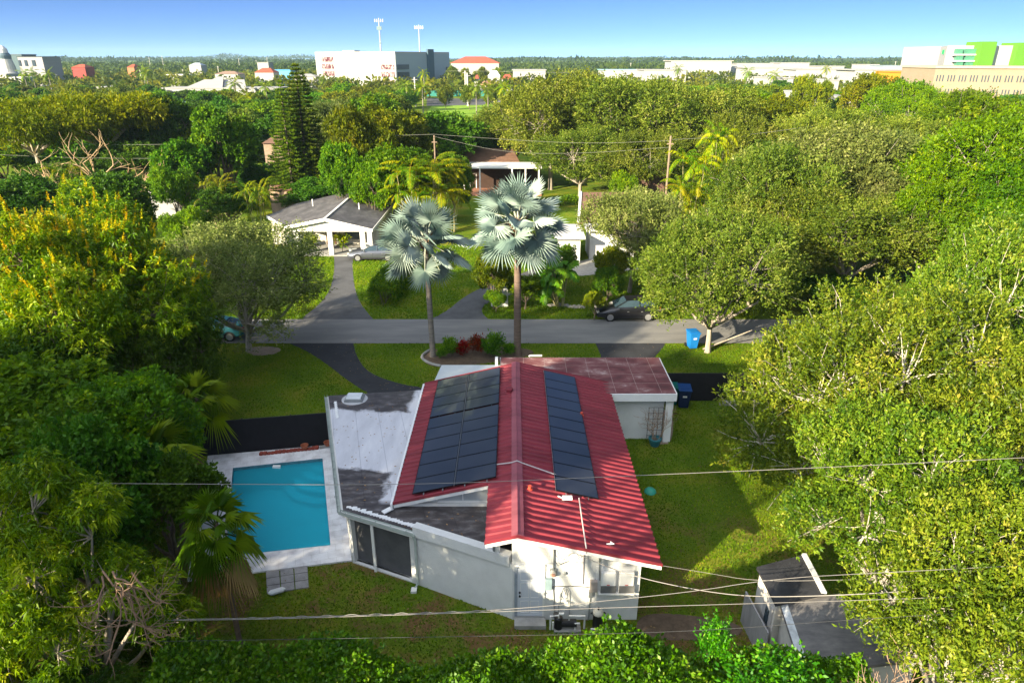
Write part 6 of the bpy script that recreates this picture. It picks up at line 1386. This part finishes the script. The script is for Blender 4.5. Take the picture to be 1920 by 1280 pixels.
T = [ # name, kind, px, top, Y, width, label
 ('broadleaf_tree',KN,418,196,84,130,'round knobbly green tree left of the tall conifers'),
 ('broadleaf_tree',KN,345,256,80,105,'lower knobbly green tree joined to the left of the round one'),
 ('poinciana_tree',feather(),60,178,92,260,'feathery umbrella tree at the left edge'),
 ('poinciana_tree',feather(),185,170,98,260,'feathery umbrella tree with bare orange limbs at the left'),
 ('broadleaf_tree',rnd(1,dark_m,'d'),300,175,104,150,'dark green domed tree right of the umbrella trees'),
 ('broadleaf_tree',rnd(1,olive_m,'o'),660,195,80,105,'yellow green tree with pale trunk right of the conifers'),
 ('broadleaf_tree',rnd(2,green_m,'g'),640,262,75,90,'green tree below the yellow green one, right of the conifers'),
 ('broadleaf_tree',rnd(0,bright_m,'b'),760,262,75,150,'bright green rounded tree left of the yellow palms'),
 ('broadleaf_tree',rnd(1,bright_m,'b'),700,300,72,90,'bright green bushy tree over the grey roof'),
 ('broadleaf_tree',rnd(0,olive_m,'o'),745,190,96,160,'olive tree below the office block'),
 ('broadleaf_tree',rnd(2,dark_m,'d'),835,205,104,150,'dark olive tree left of the field'),
 ('broadleaf_tree',rnd(1,green_m,'g'),700,172,118,110,'bright topped tree under the office block'),
 ('broadleaf_tree',rnd(0,dark_m,'d'),905,240,112,110,'dark tree between the field and the patio house'),
 ('broadleaf_tree',rnd(1,dark_m,'d'),850,285,80,80,'dark bush left of the patio house'),
 ('oak_tree',remat(oak(0),('oakg',0),oak2_m),615,180,112,95,'grey leaved small tree right of the conifers'),
 ('oak_tree',oak(1),1035,128,100,250,'tallest olive oak beyond the palms'),
 ('oak_tree',oak(2),1180,140,98,230,'olive oak right of the tallest one in the centre'),
 ('oak_tree',oak(0),1300,150,102,220,'olive oak third from the palms along the skyline'),
 ('oak_tree',oak(1),1090,230,90,210,'low oak over the lawn in front of the tallest oak'),
 ('oak_tree',oak(2),960,195,112,150,'oak at the right edge of the green field'),
 ('oak_tree',oak(0),1210,235,84,170,'lower oak left of the wooden utility pole'),
 ('broadleaf_tree',rnd(0,bright_m,'b'),1173,318,80,55,'small vivid green bush by the lawn'),
 ('broadleaf_tree',rnd(2,bright_m,'b'),1385,165,118,150,'vivid green tree beyond the oaks right of centre'),
 ('broadleaf_tree',rnd(1,bright_m,'b'),1335,200,104,110,'bright green tree behind the utility pole palms'),
 ('broadleaf_tree',rnd(0,olive_m,'o'),1455,175,110,160,'olive tree behind the largest grey oak'),
 ('oak_tree',oak(1),1400,205,84,190,'oak rising behind the utility pole palms'),
 ('oak_tree',oak(0),1560,190,84,200,'oak on the skyline behind the largest grey oak'),
 ('oak_tree',oak(2),1690,215,80,190,'oak left of the bright green tall tree'),
 ('oak_tree',remat(oak(1),('oakg',1),oak2_m),1620,300,56,240,'grey oak in the middle of the right oak mass'),
 ('oak_tree',oak(2),1480,330,54,240,'olive oak in the lower middle of the right oak mass'),
 ('oak_tree',remat(oak(2),('oakg',2),oak2_m),1740,400,52,220,'grey oak above the wide yellow green tree'),
 ('broadleaf_tree',rnd(0,olive_m,'o'),1524,137,165,72,'neat round tree standing in front of the white roofs'),
 ('broadleaf_tree',rnd(1,olive_m,'o'),1632,135,150,110,'second neat round tree, right of the first'),
 ('broadleaf_tree',rnd(2,bright_m,'b'),1700,145,128,100,'bright green tree right of the neat round ones'),
 ('broadleaf_tree',rnd(1,dark_m,'d'),210,318,62,150,'dark glossy tree behind the top of the flowering mango'),
 ('broadleaf_tree',rnd(1,green_m,'g'),0,270,100,130,'green tree at the left edge under the umbrella canopy'),
 ('broadleaf_tree',rnd(2,dark_m,'d'),40,328,66,170,'dark green tree at the left edge behind the flowering mango'),
 ('broadleaf_tree',rnd(0,green_m,'g'),330,305,74,90,'green tree over the white roofed shed'),
 ('broadleaf_tree',rnd(0,green_m,'g'),340,385,60,80,'low green bush right of the white roofed shed'),
 ('broadleaf_tree',rnd(1,dark_m,'d'),430,345,74,130,'dark trees behind the twin clump palms'),
 ('broadleaf_tree',rnd(2,dark_m,'d'),600,330,82,110,'dark trees at the foot of the conifers'),
 ('broadleaf_tree',rnd(0,dark_m,'d'),500,300,90,110,'dark tree left of the conifer feet'),
 ('broadleaf_tree',rnd(2,dark_m,'d'),240,262,92,150,'dark tree under the feathery umbrella trees'),
 ('broadleaf_tree',rnd(1,dark_m,'d'),120,300,84,150,'shaded tree under the left umbrella tree'),
 ('broadleaf_tree',rnd(0,bright_m,'b'),1890,420,40,240,'bright green tree at the right edge above the yellow green ones'),
 ('broadleaf_tree',rnd(1,dark_m,'d'),1560,520,47,150,'dark gap tree behind the road end at the right'),
 ('broadleaf_tree',rnd(2,green_m,'g'),985,515,49,80,'green shrub tree behind the thicker silver palm trunk'),
 ('broadleaf_tree',rnd(1,olive_m,'o'),925,470,49,80,'thin small tree between the silver palm trunks'),
 ('broadleaf_tree',rnd(0,dark_m,'d'),1035,455,53,90,'dark shrub in front of the white house'),
 ('broadleaf_tree',rnd(1,green_m,'g'),1010,440,54,90,'green bushy tree against the white house wall behind the silver palm'),
 ('broadleaf_tree',rnd(0,olive_m,'o'),1150,455,52,80,'olive bush in front of the white garage wall across the street'),
 ('shrub',rnd(2,olive_m,'o'),1115,545,46.6,44,'yellow green shrub left of the black car'),
 ('shrub',rnd(1,green_m,'g'),1140,500,49,60,'green shrub behind the black car nose'),
 ('shrub',rnd(0,green_m,'g'),930,545,48.2,46,'green shrub by the low white garden wall'),
]
for n_,ms,px,pt,Y,w,lab in T: place(n_, ms, px, pt, Y, w, lab, 'shrub' if n_=='shrub' else 'tree')
for px,pt,Y,w,lab in ((805,285,72,120,'yellow clump palms behind the slimmer silver palm'),(770,300,70,80,'left yellow clump palm over the grey roof'),(845,300,74,60,'right yellow clump palm by the patio house'),(405,320,74,66,'clump palm with pale canes left of the grey roof'),(478,332,72,52,'yellow clump palm between the canes and the grey roof'),
   (1300,270,66,80,'yellow green clump palm right of the utility pole'),(1285,330,63,66,'lower yellow clump palm at the foot of the utility pole'),(1340,225,70,66,'palm with arching fronds behind the utility pole'),(130,300,72,50,'upright palm shoot behind the flowering mango'),(170,330,68,50,'small palm behind the top of the flowering mango')):
    place('clump_palm', cl2 if topz(pt,Y)>7 else cl, px, pt, Y, w*1.25, lab, 'palm')
tv = make_clump_palm(231, 12, 1.6, 3.2, 1.3, thatch_m, stem_m, nf=5, FL=1.5, lfl=.5, lfw=.22, nleaf=9, tr=.07)
b = G(1052,572); plant('cane_clump', tv, 'clump of fat orange canes with broad dark leaves before the white house', 'plant', (b[0],b[1],0), (1.05,1.05,1.0))
b = G(1085,575); m = MB(); rr = random.Random(3)
for i in range(30): a = G(1030+i*2.2,574+rr.uniform(-2,2)); m.lathe((a[0],a[1]+.3*math.sin(i/5),.0), [(.16,0),(.14,.1),(0,.16)], 6)
single('stone_edging', m, concrete, 'row of small rocks edging the bed of the orange cane clump', 'stones')
# hedge beyond the road
def hedge_line(lab, a, b, w, h, n, mat, leaf=.16):
    a = Vector(a[:2]); b = Vector(b[:2]); L = (b-a).length; ms = make_hedge(int(L*10), -L/2, L/2, -w/2, w/2, h, n, leaf, leaf*.6, mat, .2, 8)
    d = b-a; plant('hedge', ms, lab, 'hedge', ((a.x+b.x)/2,(a.y+b.y)/2,0), rz=math.atan2(d.y,d.x))
hedge_line('clipped green hedge running back from the road left of the slimmer silver palm', G(716,577), G(768,505), 1.9, 1.7, 2600, green_m)
hedge_line('low bright hedge along the lawn beyond the palms', G(1035,385), G(1130,378), 1.5, .8, 900, bright_m)
hedge_line('dark hedge behind the grey roofed bungalow', (-27,80.5,0), (-12,80.5,0), 1.5, 2.2, 2200, dark_m)
# far palms
for i,(px,pt,Y,lab) in enumerate(((468,172,205,'coconut palm right of the long white roof'),(48,126,330,'first palm of the row at the left'),(63,124,340,'second palm of the row at the left'),(93,128,330,'third palm of the row at the left'),(270,120,330,'tall twin palm over the far trees at the left'),(276,124,325,'shorter palm beside the tall twin'),(795,128,330,'tall palm before the blue grey side of the office block'),(607,140,340,'palm at the left foot of the office block'),(640,143,335,'dark palm at the middle foot of the office block'),(792,150,230,'slim palm left of the far parking lot'),(762,150,250,'palm by the green windscreen'),(893,150,240,'shaggy palm right of the pair of white poles'),(946,150,230,'palm in front of the white villas'),(915,158,240,'small palm between the villas and the parking lot'),(15,160,210,'dark palm cut by the left edge'),(440,145,260,'palm left of the conifer tops'),(500,150,240,'palm near the conifer tops'),(1270,118,400,'skyline palm above the aqua roof'),(1548,120,420,'skyline palm above the first round tree'),(1400,122,330,'palm above the vivid green tree'),(1450,128,300,'palm beyond the olive tree'))):
    place('palm_tree', pc if i%3 else pc2, px, pt, Y, max(16,7.0*1280/Y*.9), lab, 'palm')
# ------------------------------------------------------------------ infill woodland, individual trees 100-300 m
rr = random.Random(77)
keep = [(770,960,176,240),(295,530,150,190),(590,960,150,170),(1120,1300,128,160),(1380,1760,128,175),(1450,1620,128,160)]
def blocked(px, py0, py1):   # would the crown cover one of the open areas?
    for x0,x1,y0,y1 in ((790,950,184,232),(302,520,152,168),(596,842,98,150),(842,960,104,142),(1756,1990,76,170),(1128,1300,124,139),(1400,1520,122,138),(1490,1640,124,138),(1640,1756,125,147)):
        if x0 < px < x1 and py1 > y0+2 and py0 < y1-3: return True
    return False
LM_ = ['below the grey block at the left','below the little red house','left of the long white roof','in front of the long white roof','right of the long white roof','behind the tall conifers','at the left foot of the office block','below the middle of the office block','below the blue grey office side','around the far parking lot poles','behind the tallest centre oak','below the aqua edged warehouse','behind the centre oaks','below the tall pale warehouse','around the neat round trees','left of the orange front','left of the beige office block','at the right edge by the beige block']
CW = {'g':'green','o':'olive','b':'bright green','d':'dark green','k':'grey olive'}
mats = [(green_m,'g'),(olive_m,'o'),(olive_m,'o'),(bright_m,'b'),(dark_m,'d'),(oak_m,'k')]
cnt = 0
for Y in list(range(108,300,13)):
    n_ = int(1100*1.0/ (7.5*1280/Y))*1
    wpx = 9.5*1280/Y; x = -110
    while x < 2030:
        x += wpx*rr.uniform(.95,2.0); hh = rr.uniform(5.5,9.5); YY = Y+rr.uniform(-6,6)
        r_ = ray(960,640); 
        zc = hh; ang = math.atan2(H-zc, YY); ptop = 640-1280*math.tan(TH-ang); pbot = 640-1280*math.tan(TH-math.atan2(H,YY))
        if blocked(x, ptop, pbot) or blocked(x-wpx*.4, ptop, pbot) or blocked(x+wpx*.4, ptop, pbot): continue
        if 930 < x < 1380 and YY < 125: continue
        m_, k_ = rr.choice(mats); i = rr.randrange(4)
        place('far_tree', lo(i, m_, k_), x, 0, YY, wpx*rr.uniform(.95,1.35), f"{CW[k_]} {'low' if hh<6.8 else 'taller'} tree, {'nearer' if YY<150 else ('middle' if YY<215 else 'farthest')} canopy {LM_[max(0,min(17,int(x/107)))]}", 'tree', group='trees of the middle-distance canopy', hz=hh)
        cnt += 1
print('infill trees', cnt)
# far woodland that reads as one mass
rng = np.random.default_rng(5); Vs = []; vs_ = []
bl2 = ((596,842,98,142),(842,960,104,122),(1760,1990,76,170),(1255,1376,113,124),(1380,1520,118,124),(0,80,100,128))
for Yc_ in np.concatenate([np.arange(310,700,20), np.arange(720,1500,50), np.arange(1550,5200,260)]):
    wid = Yc_*1.0; sz = 4.6 if Yc_ < 700 else (8 if Yc_ < 1500 else 18); nt = int(wid*2/(sz*(1.75 if Yc_<700 else 1.35)))
    X = rng.uniform(-wid,wid,nt); Yv = Yc_+rng.uniform(-12,12,nt)*(Yc_/400); hh = rng.uniform(4.5,9.5,nt)+(3 if Yc_>720 else 0)+(5 if Yc_>1500 else 0)
    if Yc_ > 1500: hh = hh*.55+ 7 + 4*np.sin(X/310.)+3*np.sin(X/97.+1) + (Yc_>3500)*(22*np.exp(-((960+1280*X/(Yv*CT)-425)/38.)**2)+14*np.exp(-((960+1280*X/(Yv*CT)-560)/60.)**2))
    px = 960+1280*X/(Yv*CT+(H-hh)*ST); ang = np.arctan2(H-hh,Yv); py = 640-1280*np.tan(TH-ang); pyb = 640-1280*np.tan(TH-np.arctan2(H,Yv))
    ok = np.ones(nt,bool)
    for x0,x1,y0,y1 in bl2:
        near = Yv < (470 if x0<1200 else 620)
        ok &= ~((px>x0-6)&(px<x1+6)&(pyb>y0)&(py<y1+rng.uniform(-6,8,nt))&near)
    roofs = ((302,520,150,170,300),(1128,1300,126,139,430),(1400,1470,122,134,470),(1500,1560,124,136,450),(1600,1650,125,138,410),(130,160,120,130,520),(352,376,118,124,600),(400,446,134,138,430),(475,545,128,134,450),(889,962,133,150,400),(236,250,120,126,560))
    for x0,x1,y0,y1,yb_2 in roofs: ok &= ~((px>x0-4)&(px<x1+4)&(py<y0+(y1-y0)*.45)&(pyb>y0)&(Yv<yb_2+10))
    ok &= ~((rng.random(nt) < .22)&(Yc_<700))
    X,Yv,hh = X[ok],Yv[ok],hh[ok]; k = 46 if Yc_ < 700 else (26 if Yc_<1500 else 14); n2 = len(X)
    if not n2: continue
    d = rng.normal(size=(n2*k,3)); d[:,2] = np.abs(d[:,2])*.9-.25; d = unit(d)
    c = np.stack([np.repeat(X,k),np.repeat(Yv,k),np.repeat(hh,k)*.5],1); rad = np.stack([np.full(n2*k,sz*1.05)]*2+[np.repeat(hh,k)*.5],1)
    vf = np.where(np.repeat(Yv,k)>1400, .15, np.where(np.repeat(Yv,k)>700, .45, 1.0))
    pos = c+d*rad*rng.uniform(.75,1.0,(n2*k,1)); D = unit(d+rng.normal(size=d.shape)*.6); L = sz*.42
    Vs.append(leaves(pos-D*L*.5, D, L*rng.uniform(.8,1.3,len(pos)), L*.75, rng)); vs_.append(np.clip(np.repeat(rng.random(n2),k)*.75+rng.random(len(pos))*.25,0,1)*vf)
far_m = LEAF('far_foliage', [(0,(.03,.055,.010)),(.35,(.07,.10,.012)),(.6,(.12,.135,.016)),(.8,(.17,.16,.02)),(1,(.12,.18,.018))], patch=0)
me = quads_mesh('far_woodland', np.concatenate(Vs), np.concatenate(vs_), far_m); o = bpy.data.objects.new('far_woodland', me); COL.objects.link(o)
props(o, 'woodland and suburb canopy stretching to the horizon', 'woodland', None, 'stuff')
print('far quads', len(me.polygons))
# haze
hz = MB(); hz.box(-6500,6500,-250,6500,-3,85)
hm = bpy.data.materials.new('haze_air'); hm.use_nodes = True; n = hm.node_tree.nodes; l = hm.node_tree.links
n.remove(n['Principled BSDF']); pv = n.new('ShaderNodeVolumePrincipled'); pv.inputs['Color'].default_value = (.55,.80,1,1); pv.inputs['Density'].default_value = .00009
l.new(pv.outputs[0], n['Material Output'].inputs['Volume'])
if HAZE:
    o = part('haze', hz, hm); props(o, 'thin blue haze filling the air towards the horizon', 'haze', None, 'stuff')

for px,pt,Y,w,lab in ((850,124,455,26,'tree at the foot of the red roofed building, next to the office block'),(872,127,450,22,'middle tree before the red roofed building'),(905,125,455,28,'tree before the right half of the red roofed building'),(935,126,450,24,'tree at the right end of the red roofed building'),(620,150,330,30,'tree at the left foot of the office block beside the palm'),(700,152,325,34,'tree under the middle of the office block'),(760,150,330,30,'tree under the blue grey side of the office block'),(880,158,262,34,'round tree on the far edge of the parking lot'),(925,158,262,34,'second round tree on the far edge of the parking lot'),(835,160,262,30,'small tree left on the far edge of the parking lot')):
    place('broadleaf_tree', lo(int(px)%4, olive_m, 'o'), px, pt, Y, w, lab)
# tell look-alike canopy trees apart by their order from left to right
_by = {}
for o in list(S.objects):
    if o.get('label') and o.parent is None: _by.setdefault(o['label'], []).append(o)
for lab, L in _by.items():
    if len(L) < 2 or L[0].get('group') != 'trees of the middle-distance canopy': continue
    L.sort(key=lambda o: o.location.x/o.location.y); n_ = len(L)
    for i, o in enumerate(L):
        o['label'] = ('leftmost' if i == 0 else 'rightmost' if i == n_-1 else 'centre' if n_ == 3 else ['','second','third','fourth','fifth','sixth','seventh'][min(i,6)]+' leftmost')+' '+lab
